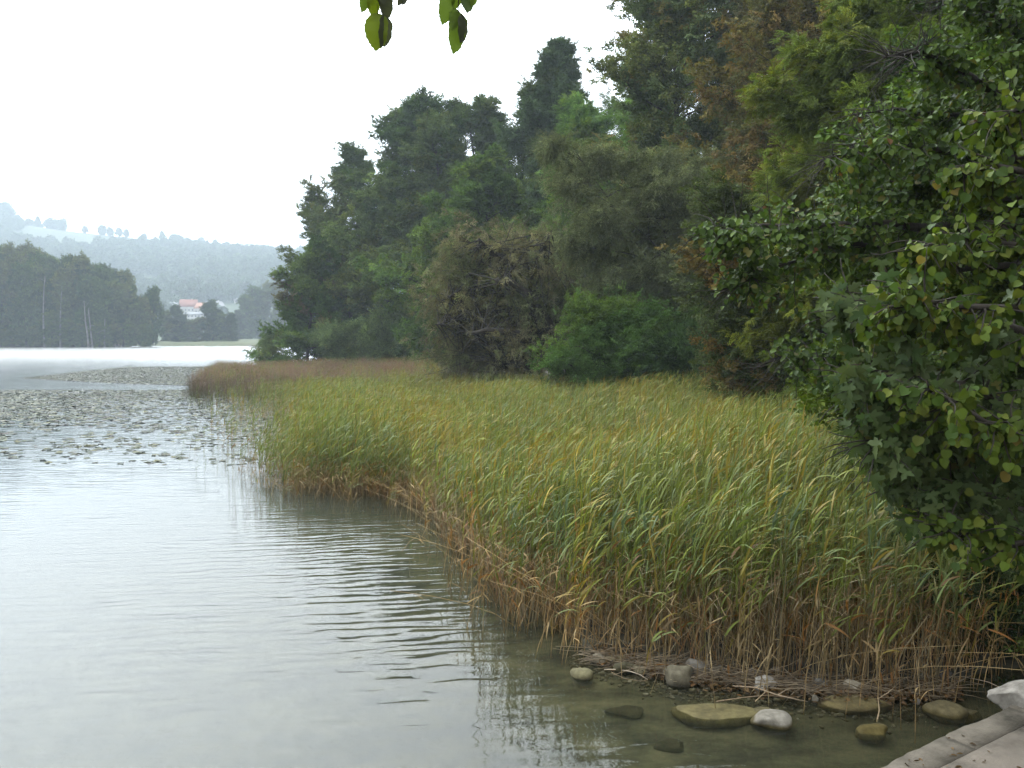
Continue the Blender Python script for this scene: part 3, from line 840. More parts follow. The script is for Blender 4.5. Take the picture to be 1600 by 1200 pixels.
limbs = [limb([(904, 640), (893, 572), (872, 528), (842, 488), (818, 455), (800, 442), (775, 437)], 0.50, 0.11, -0.5),
         limb([(906, 640), (868, 576), (838, 545), (815, 525), (795, 518), (760, 516), (730, 522)], 0.42, 0.09, -0.5),
         limb([(885, 560), (868, 533), (845, 527), (822, 524), (800, 505), (788, 495)], 0.22, 0.05, 0.2),
         limb([(818, 455), (806, 420), (780, 400), (760, 385), (748, 372)], 0.13, 0.03, -0.3),
         limb([(855, 505), (842, 470), (828, 440), (815, 415), (812, 385)], 0.14, 0.03, 0.4),
         limb([(890, 575), (895, 520), (902, 480), (906, 465), (915, 430)], 0.20, 0.04, 0.5),
         limb([(842, 488), (830, 455), (835, 420), (850, 385), (862, 360)], 0.12, 0.03, -0.4),
         limb([(760, 516), (735, 490), (712, 500), (680, 507)], 0.09, 0.03, -0.5),
         limb([(868, 610), (838, 590), (815, 572), (805, 560), (770, 545), (735, 530)], 0.22, 0.03, -0.4),
         limb([(795, 600), (798, 575), (806, 560), (820, 535)], 0.14, 0.06, -0.4),
         limb([(775, 437), (740, 445), (715, 455), (690, 470)], 0.08, 0.02, -0.3)]
# the brown cloud of shoots: side branches fill a dome above and left of the limbs
cx_, cz_ = (768 - 800) / F_PX * BW, CAM_H + (HORIZON - 490) / F_PX * BW
ends = []
for k in range(560):
    q = limbs[r.integers(0, len(limbs))]
    p, d = at_t(q, r.uniform(0.25, 1.0))
    # target point in the dome
    for _ in range(20):
        u = r.normal(size=3); u = u / np.linalg.norm(u) * r.uniform(0.45, 1.0); u[1] = u[1] if (u[1] > 0.0 or r.random() < 0.22) else -u[1]
        tgt = np.array([cx_ + u[0] * 6.1, BW + u[1] * 4.3, cz_ + u[2] * 6.2]) - bw0
        if tgt[2] > 0.4 and tgt[2] > (tgt[0] - 1.0) * 1.2 and np.linalg.norm(tgt - p) < 6.3: break
    else: continue
    L_ = np.linalg.norm(tgt - p)
    b = walk(r, p, tgt - p + np.array([0, 0, 0.4]), L_, 6, 0.09, -0.03)
    sk.tubes.append((b, np.linspace(0.045, 0.008, 7), 3))
    anchors(sk, r, b, 9, 0.45, 0.42, -0.25)
dress(r, root, sk, 'willow', 0.60, (0.138, 0.128, 0.090), var=0.3, patch=((0.122, 0.132, 0.072), 0.34))

# ------------------------------------------------------------------ the wood across the lake, copied from five trees
def copy_tree(src, loc, rz, s, label, group):
    c = src.copy(); COL.objects.link(c); c.location = loc; c.rotation_euler = (0, 0, rz); c.scale = s
    c['label'] = label; c['group'] = group
    for ch in src.children:
        k = ch.copy(); COL.objects.link(k); k.parent = c
    return c


FW = 1.25
far_protos = []
for k, (prof, cl) in enumerate([('alder', (0.034, 0.062, 0.020)), ('round', (0.050, 0.080, 0.024)), ('column', (0.028, 0.050, 0.018)), ('alder', (0.062, 0.082, 0.030)), ('round', (0.032, 0.050, 0.020))]):
    rt = empty('broadleaf_tree')
    rr = np.random.default_rng(40 + k)
    sk = make_skel(rr, 20, 5.0, 0.04, prof, 30, 7, up=0.2, tw=7, jit=0.5)
    dress(rr, rt, sk, 'broad', 1.6, cl)
    far_protos.append(rt)
FARG = 'trees of the wood across the lake'
used = [False] * 5


def far_tree(px, d, top, k, label, wid=1.0, group=FARG, z0=0.6, cat='tree'):
    H = CAM_H + (HORIZON - top) / F_PX * d - z0
    s = H / 20.5
    loc = ((px - 800) / F_PX * d, d, z0); rz = float(rng.uniform(0, 6.28))
    sc = (s * wid, s * wid, s)
    if not used[k]:
        used[k] = True; o = far_protos[k]; o.location = loc; o.rotation_euler = (0, 0, rz); o.scale = sc
        tag(o, label, cat, group)
        return o
    o = copy_tree(far_protos[k], loc, rz, sc, label, group); o['category'] = cat
    return o


prof_x = [-260, -40, 0, 30, 60, 95, 130, 165, 195, 215, 240]
prof_y = [380, 384, 388, 390, 397, 404, 412, 420, 432, 452, 480]
fl = ['shoreline tree of the far wood, front row', 'tree in the middle of the far wood', 'tree at the back of the far wood whose top meets the hill']
j = 0
for row, (d, dy) in enumerate([(289, 26), (297, 10), (306, 0)]):
    for px in range(-240, 226 if row else 212, 19 if row < 2 else 22):
        x_ = px + rng.normal() * 4 + row * 6
        top = np.interp(x_, prof_x, prof_y) + dy * rng.uniform(0.3, 1.3) + rng.normal() * 3
        lk = ['dark layered', 'green rounded', 'dark narrow', 'pale olive', 'dark rounded'][j % 5]; wh = 'beyond the left picture edge' if x_ < 0 else 'at the left edge of the picture' if x_ < 60 else 'around the tallest pale trunk' if x_ < 115 else 'around the bright thin trunk' if x_ < 165 else 'at the right end of the far wood'
        far_tree(x_, d + rng.normal() * 2, top, j % 5, lk + ' tree, ' + ['front row', 'middle row', 'back row'][row] + ', ' + wh, rng.uniform(0.65, 0.85)); j += 1
for px in range(-230, 250, 24):                                        # low shore bushes under the wood
    far_tree(px + rng.normal() * 4, 284, 505 + rng.normal() * 8, 1 if px % 3 else 4, 'low bush at the waterline under the far wood', 1.3, 'bushes at the waterline of the far wood', 0.2, 'bush')
far_tree(240, 300, 452, 0, 'open-crowned tree at the right end of the far wood', 0.55)
# bushes right of the wood, in front of the village
for px, top, k, w_, lb in [(262, 486, 1, 0.9, 'rounded bush just right of the far wood'), (283, 479, 4, 0.8, 'dark bush in front of the red-roofed house'),
                           (300, 500, 1, 1.4, 'wide low bush on the far shore below the houses'), (318, 498, 3, 1.4, 'low bush below the orange roof'),
                           (333, 472, 2, 0.8, 'pointed bush standing before the grey roof'), (347, 488, 1, 0.9, 'bush right of the pointed one on the far shore'),
                           (360, 490, 4, 0.8, 'last dark bush before the pale meadow strip'), (270, 505, 3, 1.5, 'low spreading bush at the right end of the far wood')]:
    far_tree(px, 345, top, k, lb, w_ * 1.25, 'bushes on the far shore', 0.5, 'bush')
for px, top, d, k, lb in [(388, 462, 470, 1, 'pale hazy tree behind the leftmost alder'), (405, 452, 480, 0, 'hazy tree half hidden by the leftmost alder'),
                          (430, 446, 480, 3, 'hazy tree seen through the leftmost alder'), (372, 486, 460, 4, 'small hazy tree at the right of the village'),
                          (460, 440, 490, 1, 'hazy tree hidden behind the leftmost alder'), (500, 440, 480, 2, 'hazy tree behind the thin-crowned alder')]:
    far_tree(px, d, top, k, lb, 0.9, 'hazy trees beyond the far meadow', 1.0)
for px, d, top in [(70, 283, 432), (95, 283.5, 445), (139, 282.5, 470), (145, 283, 482), (164, 283, 498)]:
    H = CAM_H + (HORIZON - top) / F_PX * d
    r_ = np.random.default_rng(px)
    pts = walk(r_, ((px - 800) / F_PX * d, d, 0), (0.03 * r_.normal(), 0, 1), H, 7, 0.03, 0.02)
    t_ = empty('dead_tree', tuple(pts[0]))
    mb = MB(); tube(mb, pts - pts[0], np.linspace(0.34, 0.08, len(pts)), 6); mb.build('trunk', M_PALEBARK, t_, smooth=True)
    for b_ in range(4):
        p_, dd = at_t(pts - pts[0], r_.uniform(0.4, 0.95))
        mb = MB(); tube(mb, walk(r_, p_, (r_.normal(), r_.normal(), 0.6), r_.uniform(1, 3), 4, 0.2, 0.05), np.linspace(0.09, 0.02, 5), 4)
        mb.build('branch', M_PALEBARK, t_)
    tag(t_, {70: 'tallest pale dead trunk in the far wood', 95: 'pale dead trunk right of the tallest one in the far wood', 139: 'bright thin dead trunk at the waterline of the far wood',
             145: 'short pale stump beside the bright thin dead trunk', 164: 'faint grey dead trunk at the right of the far wood'}[px], 'dead tree', 'dead trunks in the far wood')
for k, (px, py, wpx) in enumerate([(132, 540.5, 22), (188, 540.0, 16), (236, 537.5, 26)]):
    p_ = G(px, py); s_ = p_[1] / F_PX
    r_ = np.random.default_rng(70 + k); mb = MB()
    tube(mb, walk(r_, (p_[0] - wpx / 2 * s_, p_[1] - 4, 0.25), (1, 0.1, 0), wpx * s_, 5, 0.05, 0), np.linspace(0.35, 0.15, 6), 6)
    tag(mb.build('fallen_log', M_PALEBARK), ['pale log lying at the waterline left of the others', 'short pale log in the middle of the far waterline', 'long pale log at the right end of the far wood'][k], 'log', 'logs at the far waterline')

# far meadow strip
mb = MB()
X = np.linspace(-135, -75, 24)
strip = grid_mesh(np.linspace(-150, -60, 40), np.linspace(314, 372, 14), lambda x, y: np.where(y < 315, -0.6, 0.5 + 1.0 * vnoise(x, y, 2.2, 8) + (y - 316) * 0.025)).build('far_meadow', rough_mat('meadow_reeds', (0.05, 0.065, 0.025), (0.085, 0.09, 0.04), 0.5, 0.95, 0.2, 2))
tag(strip, 'pale green meadow strip on the far shore', kind='structure')

# ------------------------------------------------------------------ hillside trees
gn_far = TWIGS['broad']
blobs = []
for k in range(3):
    rr = np.random.default_rng(80 + k); mb = MB()
    nL = 260
    u = rnd_unit(rr, nL); u[:, 2] = np.abs(u[:, 2]) * 1.2 - 0.25
    rad = 1 + 0.3 * vnoise(u[:, 0] * 3 + 9, u[:, 1] * 3 + u[:, 2] * 2, 1, k)
    pos = u * rad[:, None] * np.array([4.2, 4.2, 5.5]) * rr.uniform(0.75, 1.05, (nL, 1)) + np.array([0, 0, 5.2])
    leaves(mb, T_QUAD, pos, rnd_unit(rr, nL), u + rr.normal(size=(nL, 3)) * 0.4, rr.uniform(1.6, 2.8, nL), rr.uniform(1.2, 2.0, nL), rr.uniform(0.75, 1.25, (nL, 1)) * np.ones((1, 3)))
    core = rnd_unit(rr, 90)
    leaves(mb, T_QUAD, core * np.array([2.6, 2.6, 3.6]) + np.array([0, 0, 5]), rnd_unit(rr, 90), core, 3.4, 3.0, np.full((90, 3), 0.8))
    tube(mb, [(0, 0, -1), (0, 0, 2.5), (0, 0, 6)], [0.5, 0.4, 0.2], 5, (0.5, 0.4, 0.35))
    blobs.append(mb)
HILL_PROTO = [proto('hill_tree', b_, M_LEAF_I) for b_ in blobs]
HG = scatter_group('hill_wood_scatter', HILL_PROTO)
n = 12000
hx = rng.uniform(-1900, 700, n); hy = rng.uniform(620, RIDGE_D + 60, n)
hpx = 800 + hx / hy * F_PX; hz = hill_z(hx, hy); hpy = HORIZON - (hz - CAM_H) / hy * F_PX
field = (vnoise(hx, hy * 1.5, 190, 6) > 0.60) | ((hpx > 40) & (hpx < 150) & (hy > 1270) & (hy < RIDGE_D)) | ((hpx > 255) & (hpx < 380) & (hy < 830) & (rng.random(n) < 0.8))
keep = ~field & (hpx < 700)
keep |= (rng.random(n) < 0.012)
hx, hy, hz = hx[keep], hy[keep], hz[keep]; n = len(hx)
tag(scatter('hill_wood', HG, np.stack([hx, hy, hz - 1], 1), np.stack([rng.normal(size=n) * .08, rng.normal(size=n) * .08, rng.uniform(0, 6.28, n)], 1),
            np.stack([rng.uniform(1.0, 2.1, n)] * 2 + [rng.uniform(0.9, 2.0, n)], 1), np.array([0.045, 0.068, 0.032]) * np.exp(rng.normal(size=(n, 1)) * 0.22), 3),
    'distant wood covering the far hillside', kind='stuff')
# single trees on the skyline
hm = [b_.mesh('skyline_tree', M_LEAF) for b_ in blobs]
for me in hm:
    a = me.color_attributes['Col']; c_ = np.zeros(len(me.vertices) * 4); a.data.foreach_get('color', c_)
    c_ = c_.reshape(-1, 4); c_[:, :3] *= np.array([0.045, 0.068, 0.034]); a.data.foreach_set('color', c_.ravel())
for k, (px, wd, ht, lb) in enumerate([(2, 22, 18, 'big tree at the left end of the skyline'), (18, 24, 22, 'broad leftmost tree mass on the hill crest'), (36, 10, 9, 'small tree beside the leftmost mass on the hill crest'),
        (105, 13, 14, 'lone round tree on the meadow crest'), (139, 9, 7, 'small tree right of the lone round crest tree'), (166, 13, 11, 'first tree of the middle crest row'), (178, 10, 9, 'second tree of the middle crest row'),
        (192, 10, 10, 'low tree in the middle crest row'), (203, 8, 9, 'narrow tree ending the middle crest row'), (230, 10, 6, 'low tree in the crest dip'), (258, 8, 14, 'tall narrow tree on the crest'),
        (279, 18, 12, 'wide round tree right of the narrow crest tree'), (298, 14, 9, 'low tree beside the wide crest tree'), (319, 12, 13, 'round tree standing alone right of the crest middle'), (340, 8, 12, 'pointed tree on the right crest'),
        (356, 18, 9, 'wide low tree on the right crest'), (380, 16, 7, 'flat tree on the right crest'), (400, 16, 6, 'low crest tree near the leftmost alder'), (425, 22, 9, 'crest tree just left of the leftmost alder'), (445, 20, 9, 'crest tree at the leftmost alder')]):
    x_ = (px - 800) / F_PX * RIDGE_D; s_ = RIDGE_D / F_PX
    o = bpy.data.objects.new('skyline_tree', hm[k % 3]); COL.objects.link(o)
    o.location = (x_, RIDGE_D, float(hill_z(np.array([x_]), np.array([RIDGE_D]))[0]) - 1.5)
    o.scale = (wd * s_ / 9.5, wd * s_ / 9.5, (ht + 5) * s_ / 11.5); o.rotation_euler = (0, 0, k)
    tag(o, lb, 'tree', 'single trees on the skyline')

# ------------------------------------------------------------------ village houses
M_WALL = rough_mat('render_wall', (0.30, 0.29, 0.27), (0.42, 0.41, 0.39), 0.5, 0.9, 0.1, 5)
M_RED = rough_mat('red_tiles', (0.15, 0.055, 0.035), (0.22, 0.085, 0.055), 1.5, 0.85, 0.3, 8)
M_ORANGE = rough_mat('orange_tiles', (0.22, 0.10, 0.06), (0.30, 0.14, 0.09), 1.5, 0.85, 0.3, 8)
M_GREYR = rough_mat('grey_tiles', (0.12, 0.12, 0.125), (0.20, 0.20, 0.205), 1.5, 0.85, 0.3, 8)
M_GLASS = rough_mat('dark_glass', (0.03, 0.04, 0.05), (0.06, 0.07, 0.08), 1, 0.2, 0, 1)


def house(px, base_py, d, w, dep, hw, hr, roof_m, rz, label):
    dd_ = np.linspace(575, 1500, 1400); gz = hill_z((px - 800) / F_PX * dd_, dd_)
    gp = HORIZON - (gz - CAM_H) / dd_ * F_PX; d2 = float(dd_[np.argmax(gp <= base_py)])
    k_ = d2 / d; k_ *= 0.82; w, dep, hw, hr = w * k_, dep * k_, hw * k_, hr * k_; d = d2
    x = (px - 800) / F_PX * d; z = CAM_H + (HORIZON - base_py) / F_PX * d
    rt = empty('village_house', (x, d, z)); rt.rotation_euler = (0, 0, rz)
    tag(rt, label, 'house', 'houses of the village across the lake')
    mb = MB(); box(mb, (0, 0, hw / 2 - 3), (w, dep, hw + 6))
    hw2 = hw
    # gable ends
    for s in (-1, 1):
        mb.add([(s * w / 2, -dep / 2, hw2), (s * w / 2, dep / 2, hw2), (s * w / 2, 0, hw2 + hr - 0.3), (s * (w / 2 - 0.3), -dep / 2, hw2), (s * (w / 2 - 0.3), dep / 2, hw2), (s * (w / 2 - 0.3), 0, hw2 + hr - 0.3)],
               [3, 3], [0, 1, 2, 3, 5, 4], (1, 1, 1))
    mb.build('wall', M_WALL, rt)
    mb = MB(); o_ = 0.7; t_ = 0.3
    for s in (-1, 1):
        a = np.array([(-w / 2 - o_, s * (dep / 2 + o_), hw2 - 0.5), (w / 2 + o_, s * (dep / 2 + o_), hw2 - 0.5), (w / 2 + o_, 0, hw2 + hr), (-w / 2 - o_, 0, hw2 + hr)], float)
        v = np.vstack([a, a + np.array([0, 0, t_])])
        mb.add(v, [4] * 6, [0, 1, 2, 3, 4, 5, 6, 7, 0, 1, 5, 4, 1, 2, 6, 5, 2, 3, 7, 6, 3, 0, 4, 7], (1, 1, 1))
    rf = mb.build('roof', roof_m, rt)
    mb = MB(); box(mb, (w * 0.2, dep * 0.1, hw2 + hr + 0.3), (0.9, 0.9, 1.8)); mb.build('chimney', M_WALL, rf)
    for fl_ in range(max(1, int(hw // 2.7))):
        for k in range(int(w // 3)):
            mb = MB(); box(mb, (-w / 2 + 1.8 + k * 3, -dep / 2 - 0.02, 1.5 + fl_ * 2.8), (1.1, 0.14, 1.3)); mb.build('window', M_GLASS, rt)


house(297, 492, 640, 15, 11, 8, 6.5, M_RED, 0.3, 'large house with steep red roof, highest in the village')
house(320, 494, 630, 13, 10, 7.5, 5, M_ORANGE, -0.25, 'house with orange roof right of the large red-roofed house')
house(270, 490, 640, 12, 9, 8, 2.2, M_GREYR, 0.1, 'white flat-looking house left of the red roof')
house(343, 494, 640, 9, 12, 7, 7, M_GREYR, 1.2, 'pale house with steep grey roof at the right of the village')
house(308, 502, 600, 14, 8, 6, 2.0, M_GREYR, 0.0, 'long low white building below the red roofs')
house(307, 450, 900, 5, 4, 3.0, 1.5, M_GREYR, 0.5, 'tiny white house alone on the slope above the village')
house(370, 462, 800, 4, 4, 3.5, 1.5, M_GREYR, 0.4, 'tiny pale house on the slope right of the village')
house(371, 474, 720, 4, 4, 3, 1.5, M_GREYR, 0.2, 'small pale house below the slope house')

# ------------------------------------------------------------------ reed bed
TAN = np.array([0.23, 0.175, 0.10]); STRAW = np.array([0.36, 0.30, 0.19]); RGREEN = np.array([0.108, 0.144, 0.034]); RBLUE = np.array([0.082, 0.120, 0.052])
RYEL = np.array([0.160, 0.142, 0.040]); RORG = np.array([0.185, 0.10, 0.036])


def blade(mb, p, d, L_, W_, col, r, droop=0.9, nseg=5):
    """a long drooping reed leaf as a tapering folded strip"""
    t = np.linspace(0, 1, nseg + 1)
    d = unit(np.array(d, float)); side = unit(np.cross(d, [0, 0, 1]) + r.normal(size=3) * 0.3)
    pts = [np.array(p, float)]; dd = d.copy()
    for k in range(nseg):
        dd = unit(dd + np.array([0.05, 0, -droop / nseg * (0.4 + k * 0.35)])); pts.append(pts[-1] + dd * L_ / nseg)
    pts = np.array(pts); w = W_ * np.array([0.5, 1.0, 0.95, 0.75, 0.42, 0.02])[:nseg + 1] * 0.5
    v = np.vstack([pts + side * w[:, None], pts - side * w[:, None]])
    i = np.arange(nseg); m_ = nseg + 1
    q = np.stack([i, i + 1, i + 1 + m_, i + m_], 1)
    tipc = np.tile(col, (m_, 1)) * np.linspace(1.0, 1.1, m_)[:, None]
    mb.add(v, [4] * nseg, q.ravel(), np.vstack([tipc, tipc]))


def reed(mb_stem, add_leaf, r, p, H, style):
    """one reed: stem with a bend and alternate leaves; wind leans the blades to +x"""
    lean = r.normal(size=2) * 0.09 + np.array([0.035, 0])
    if style == 'fallen': lean = r.normal(size=2) * 0.55
    n = 6; t = np.linspace(0, 1, n)
    pts = np.stack([p[0] + lean[0] * H * t ** 1.6, p[1] + lean[1] * H * t ** 1.6, p[2] + H * t * (1 - 0.1 * abs(lean[0]) * t)], 1)
    base = STRAW if r.random() < 0.35 else TAN
    base = base * r.uniform(0.6, 1.15)
    top = {'green': RGREEN, 'blue': RBLUE, 'yellow': RYEL, 'dead': base, 'fallen': base}[style]
    f = np.clip((t - 0.3) / 0.35, 0, 1)[:, None]
    cl = base * (1 - f) + top * 0.9 * f
    tube(mb_stem, pts, np.linspace(0.0025, 0.0011, n), 3, np.repeat(cl, 3, 0))
    if style in ('dead', 'fallen'):
        for k in range(r.integers(1, 4)):
            q, _ = at_t(pts, r.uniform(0.3, 0.9)); a = r.uniform(0, 6.28)
            add_leaf(q, (math.cos(a), math.sin(a), r.uniform(-1.2, 1.2)), r.uniform(0.06, 0.17), 0.006, base * r.uniform(0.7, 1.1), r.uniform(0.2, 1.0))
        return pts
    nl = r.integers(8, 12); az = r.uniform(0, 6.28)
    for k in range(nl):
        s_ = 0.30 + 0.70 * (k + r.uniform(0, 0.8)) / nl
        q, dd = at_t(pts, min(0.995, s_)); az += math.pi + r.normal() * 0.4
        a = np.array([math.cos(az) * 0.55 + 0.40, math.sin(az) * 0.55 - 0.05, r.uniform(0.75, 1.5) * (0.6 + 0.6 * s_)])
        L_ = H * r.uniform(0.16, 0.27) * (1.1 - 0.35 * s_)
        if s_ < 0.5 and r.random() < 0.75:
            c_ = (RORG if r.random() < 0.3 else base) * r.uniform(0.6, 1.1); dr = r.uniform(0.3, 1.2); a[2] = r.uniform(-1.0, 1.3); L_ *= r.uniform(0.5, 0.9)
        elif s_ < 0.68 and r.random() < 0.3:
            c_ = (RYEL if r.random() < 0.6 else RORG) * r.uniform(0.7, 1.1); dr = 1.2
        else:
            c_ = top * r.uniform(0.72, 1.3); dr = r.uniform(0.2, 1.5)
        add_leaf(q, a, L_, 0.0105 * r.uniform(0.6, 1.4), c_, dr)
    return pts


def clump(style_p, r, n=13, rad=0.36, H0=1.0):
    mb = MB()
    for k in range(n):
        st = r.choice(['green', 'blue', 'yellow', 'dead', 'fallen'], p=style_p)
        q = r.normal(size=2) * rad * 0.6
        reed(mb, lambda p, d, L_, W_, c, dr: blade(mb, p, d, L_, W_, np.asarray(c), r, dr), r, (q[0], q[1], -0.12), H0 * r.uniform(0.60, 1.14) * (0.6 if st in ('dead', 'fallen') else 1), st)
    return mb


r = np.random.default_rng(77)
R_PROTO = []
for k in range(5): R_PROTO.append(proto('reeds_green', clump([0.60, 0.10, 0.16, 0.12, 0.02], r), M_BLADE_I))      # 0-4
for k in range(4): R_PROTO.append(proto('reeds_blue', clump([0.25, 0.55, 0.05, 0.13, 0.02], r), M_BLADE_I))       # 5-8
for k in range(3): R_PROTO.append(proto('reeds_yellow', clump([0.25, 0.0, 0.60, 0.13, 0.02], r), M_BLADE_I))      # 9-11
for k in range(3): R_PROTO.append(proto('reeds_dead', clump([0.12, 0.0, 0.05, 0.66, 0.17], r, 16), M_BLADE_I))     # 12-14
# rushes: bare purple-brown stems
for k in range(3):
    mb = MB()
    for q in range(16):
        p = r.normal(size=2) * 0.22; H = r.uniform(0.6, 1.05); ln = r.normal(size=2) * 0.07 + np.array([0.06, 0])
        t = np.linspace(0, 1, 4)
        c0 = np.array([0.10, 0.13, 0.05]); c1 = np.array([0.125, 0.078, 0.052]) * r.uniform(0.7, 1.2)
        f = np.clip(t * 1.6 - 0.3, 0, 1)[:, None]
        tube(mb, np.stack([p[0] + ln[0] * t ** 1.5, p[1] + ln[1] * t ** 1.5, -0.1 + H * t], 1), [0.004, 0.004, 0.003, 0.0015], 3, np.repeat(c0 * (1 - f) + c1 * f, 3, 0))
        if r.random() < 0.5:
            blade(mb, (p[0] + ln[0], p[1] + ln[1], H - 0.12), (r.normal() + 0.6, r.normal(), 0.8), 0.13, 0.02, c1 * 1.1, r, 1.5)
    R_PROTO.append(proto('rushes', mb, M_BLADE_I))                                                                 # 15-17
for k in range(4):      # one or two sparse stems for the open margin
    R_PROTO.append(proto('reeds_single', clump([0.45, 0.1, 0.1, 0.35, 0.0], r, 2, 0.25), M_BLADE_I))                # 18-21
REEDG = scatter_group('reed_scatter', R_PROTO)

FRONT = [g2(1484, 1092), g2(1450, 1084), g2(1380, 1078), g2(1300, 1066), g2(1200, 1056), g2(1100, 1046), g2(1020, 1034), g2(950, 1012), g2(870, 990), g2(800, 962), g2(782, 925), g2(758, 888),
         g2(722, 862), g2(692, 824), g2(656, 786), g2(600, 782), g2(520, 779), g2(460, 772), g2(400, 756)]
LEFT = [g2(330, 738), g2(275, 712), g2(262, 680), g2(285, 650), g2(300, 628), g2(296, 604), g2(305, 596)]
BACK = [(-34, 92), (-24, 92), (-14, 88), (-8, 78), (-5, 60), (0, 46), (7, 38.5), (13, 37), (15.5, 33), (14.5, 26), (11.5, 17), (8.0, 11.6), (5.4, 9.4), (4.7, 7.9)]
REEDPOLY = FRONT + LEFT + BACK


def in_poly(x, y, poly): return poly_sd(x, y, poly)


def reed_h(x, y):
    """height in metres: taller on the near bank, lower and thinner far out"""
    return np.interp(y, [0, 8, 14, 22, 35, 55, 95], [2.2, 2.15, 1.85, 1.70, 1.55, 1.30, 1.2]) * (1 + 0.10 * (x > 2) * (y < 14)) * (0.78 + 0.28 * vnoise(x, y, 2.3, 12) + 0.16 * vnoise(x, y, 0.8, 13))


pos, hts = [], []
for (y0, y1, dens, N_) in [(7, 13, 15, 0), (13, 22, 11, 0), (22, 40, 6.5, 0), (40, 95, 3.6, 0)]:
    x0, x1 = -40, 16
    n = int((x1 - x0) * (y1 - y0) * dens)
    x = rng.uniform(x0, x1, n); y = rng.uniform(y0, y1, n)
    sd = in_poly(x, y, REEDPOLY)
    px = 800 + x / y * F_PX; py = HORIZON + CAM_H / y * F_PX
    keep = sd > 0.12
    # the open left margin thins out to single stems
    edge = np.clip((px - 262) / 235, 0, 1)
    dens_l = np.where(py > 636, edge ** 2.2, np.where(py > 610, np.clip(edge * 1.4, 0, 1) ** 1.8, 1.0))
    dens_l = np.where(px > 480, 1.0, np.maximum(dens_l, 0.03))
    keep &= rng.random(n) < dens_l * (0.70 + 0.5 * vnoise(x, y, 0.9, 31))
    pos.append(np.stack([x[keep], y[keep]], 1))
pos = np.concatenate(pos)
x, y = pos[:, 0], pos[:, 1]
px = 800 + x / y * F_PX; py = HORIZON + CAM_H / y * F_PX
sd = in_poly(x, y, REEDPOLY)
z = np.maximum(ground_z(x, y), -0.10)
hgt = reed_h(x, y)
n = len(x)
u = rng.random(n); nz = vnoise(x, y, 2.6, 41); nz2 = vnoise(x, y, 1.1, 42)
vid = rng.integers(0, 5, n)
vid = np.where((nz > 0.62) | ((px > 1280) & (u < 0.65)), rng.integers(5, 9, n), vid)
vid = np.where((nz2 > 0.66) & (px < 1280), rng.integers(9, 12, n), vid)
vid = np.where((u < 0.14 + 0.45 * (vnoise(x, y, 1.9, 48) > 0.66)) | ((sd < 0.5) & (u < 0.45) & (y < 25)), rng.integers(12, 15, n), vid)
rush = ((px < 720) & (y > 46) & (rng.random(n) < 0.86 * np.clip((y - 46 - 9 * (vnoise(x, y, 4.0, 44) - 0.3)) / 12, 0, 1) * np.clip((720 - px) / 120, 0, 1)))
vid = np.where(rush, rng.integers(15, 18, n), vid)
hgt = np.where(rush, 1.1 + 0.45 * nz * rng.random(n), hgt)
margin = (px < 470) & (py > 606)
sing = margin & (rng.random(n) > np.clip((px - 262) / 200, 0, 1) ** 2.5)
vid = np.where(sing & ~rush, rng.integers(18, 22, n), vid)
hgt = np.where(margin, hgt * rng.uniform(0.55, 0.95, n), hgt)
tint = np.exp(rng.normal(size=(n, 1)) * 0.16) * np.ones((1, 3)) * (0.85 + 0.35 * nz2)[:, None]
warm = np.clip((nz - 0.3) * 1.2, 0, 0.5)[:, None] * np.where((px > 600), 1, 0.4)[:, None]
tint = tint * np.array([1.13, 1.03, 0.86]) * (1 + warm * np.array([0.25, 0.02, -0.25]))
scl = np.stack([hgt * 0.8 + 0.35, hgt * 0.8 + 0.35, hgt], 1)
rot = np.stack([rng.normal(size=n) * 0.08, rng.normal(size=n) * 0.08 + 0.01 + 0.07 * np.clip((px - 900) / 500, 0, 1), rng.normal(size=n) * 0.45], 1)
sel = ~rush
P3 = np.stack([x, y, z], 1)
tag(scatter('reed_bed', REEDG, P3[sel], rot[sel], scl[sel], tint[sel], 22, vid=vid[sel]), 'dense bed of green and tan reeds along the shore', kind='stuff')
tag(scatter('rush_bed', REEDG, P3[rush], rot[rush], scl[rush], tint[rush], 18, vid=vid[rush]), 'purple-brown band of rushes at the back of the reeds', kind='stuff')
EXTRA = 500    # thin rushes fringing the left tip
x = rng.uniform(-26, -8, EXTRA * 3); y = rng.uniform(30, 62, EXTRA * 3)
px = 800 + x / y * F_PX; py = HORIZON + CAM_H / y * F_PX
k_ = (px > 292) & (px < 420) & (py > 598) & (py < 640)
k_ &= rng.random(len(x)) < np.where(py < 622, 0.9, 0.35)
x, y = x[k_], y[k_]; n = len(x)
tag(scatter('rush_fringe', REEDG, np.stack([x, y, np.full(n, -0.1)], 1), np.stack([rng.normal(size=n) * .05, rng.normal(size=n) * .05, rng.normal(size=n)], 1),
            np.stack([np.full(n, 1.1), np.full(n, 1.1), rng.uniform(0.9, 1.35, n)], 1), np.full((n, 3), 0.8), 18, vid=rng.integers(15, 18, n)), 'dark thin rushes at the left tip of the reed bed', kind='stuff')

# the reeds one can tell apart: the front row, and lone ones standing in open water
r = np.random.default_rng(91)
stalk_protos = []
for k in range(14):
    st = ['green', 'blue', 'yellow', 'dead', 'green', 'green', 'green', 'yellow', 'dead', 'blue', 'green', 'dead', 'green', 'blue'][k]
    mb = MB(); lv = []
    reed(mb, lambda p, d, L_, W_, c, dr: lv.append((p, d, L_, W_, c, dr)), r, (0, 0, -0.15), 1.0 if st != 'dead' else 0.75, st)
    me = mb.mesh('reed_stalk', M_BLADE)
    lm = []
    for q in lv[-5:]:
        b_ = MB(); blade(b_, *q[:4], np.asarray(q[4]), r, q[5]); lm.append(b_.mesh('leaf', M_BLADE))
    stalk_protos.append((me, lm))


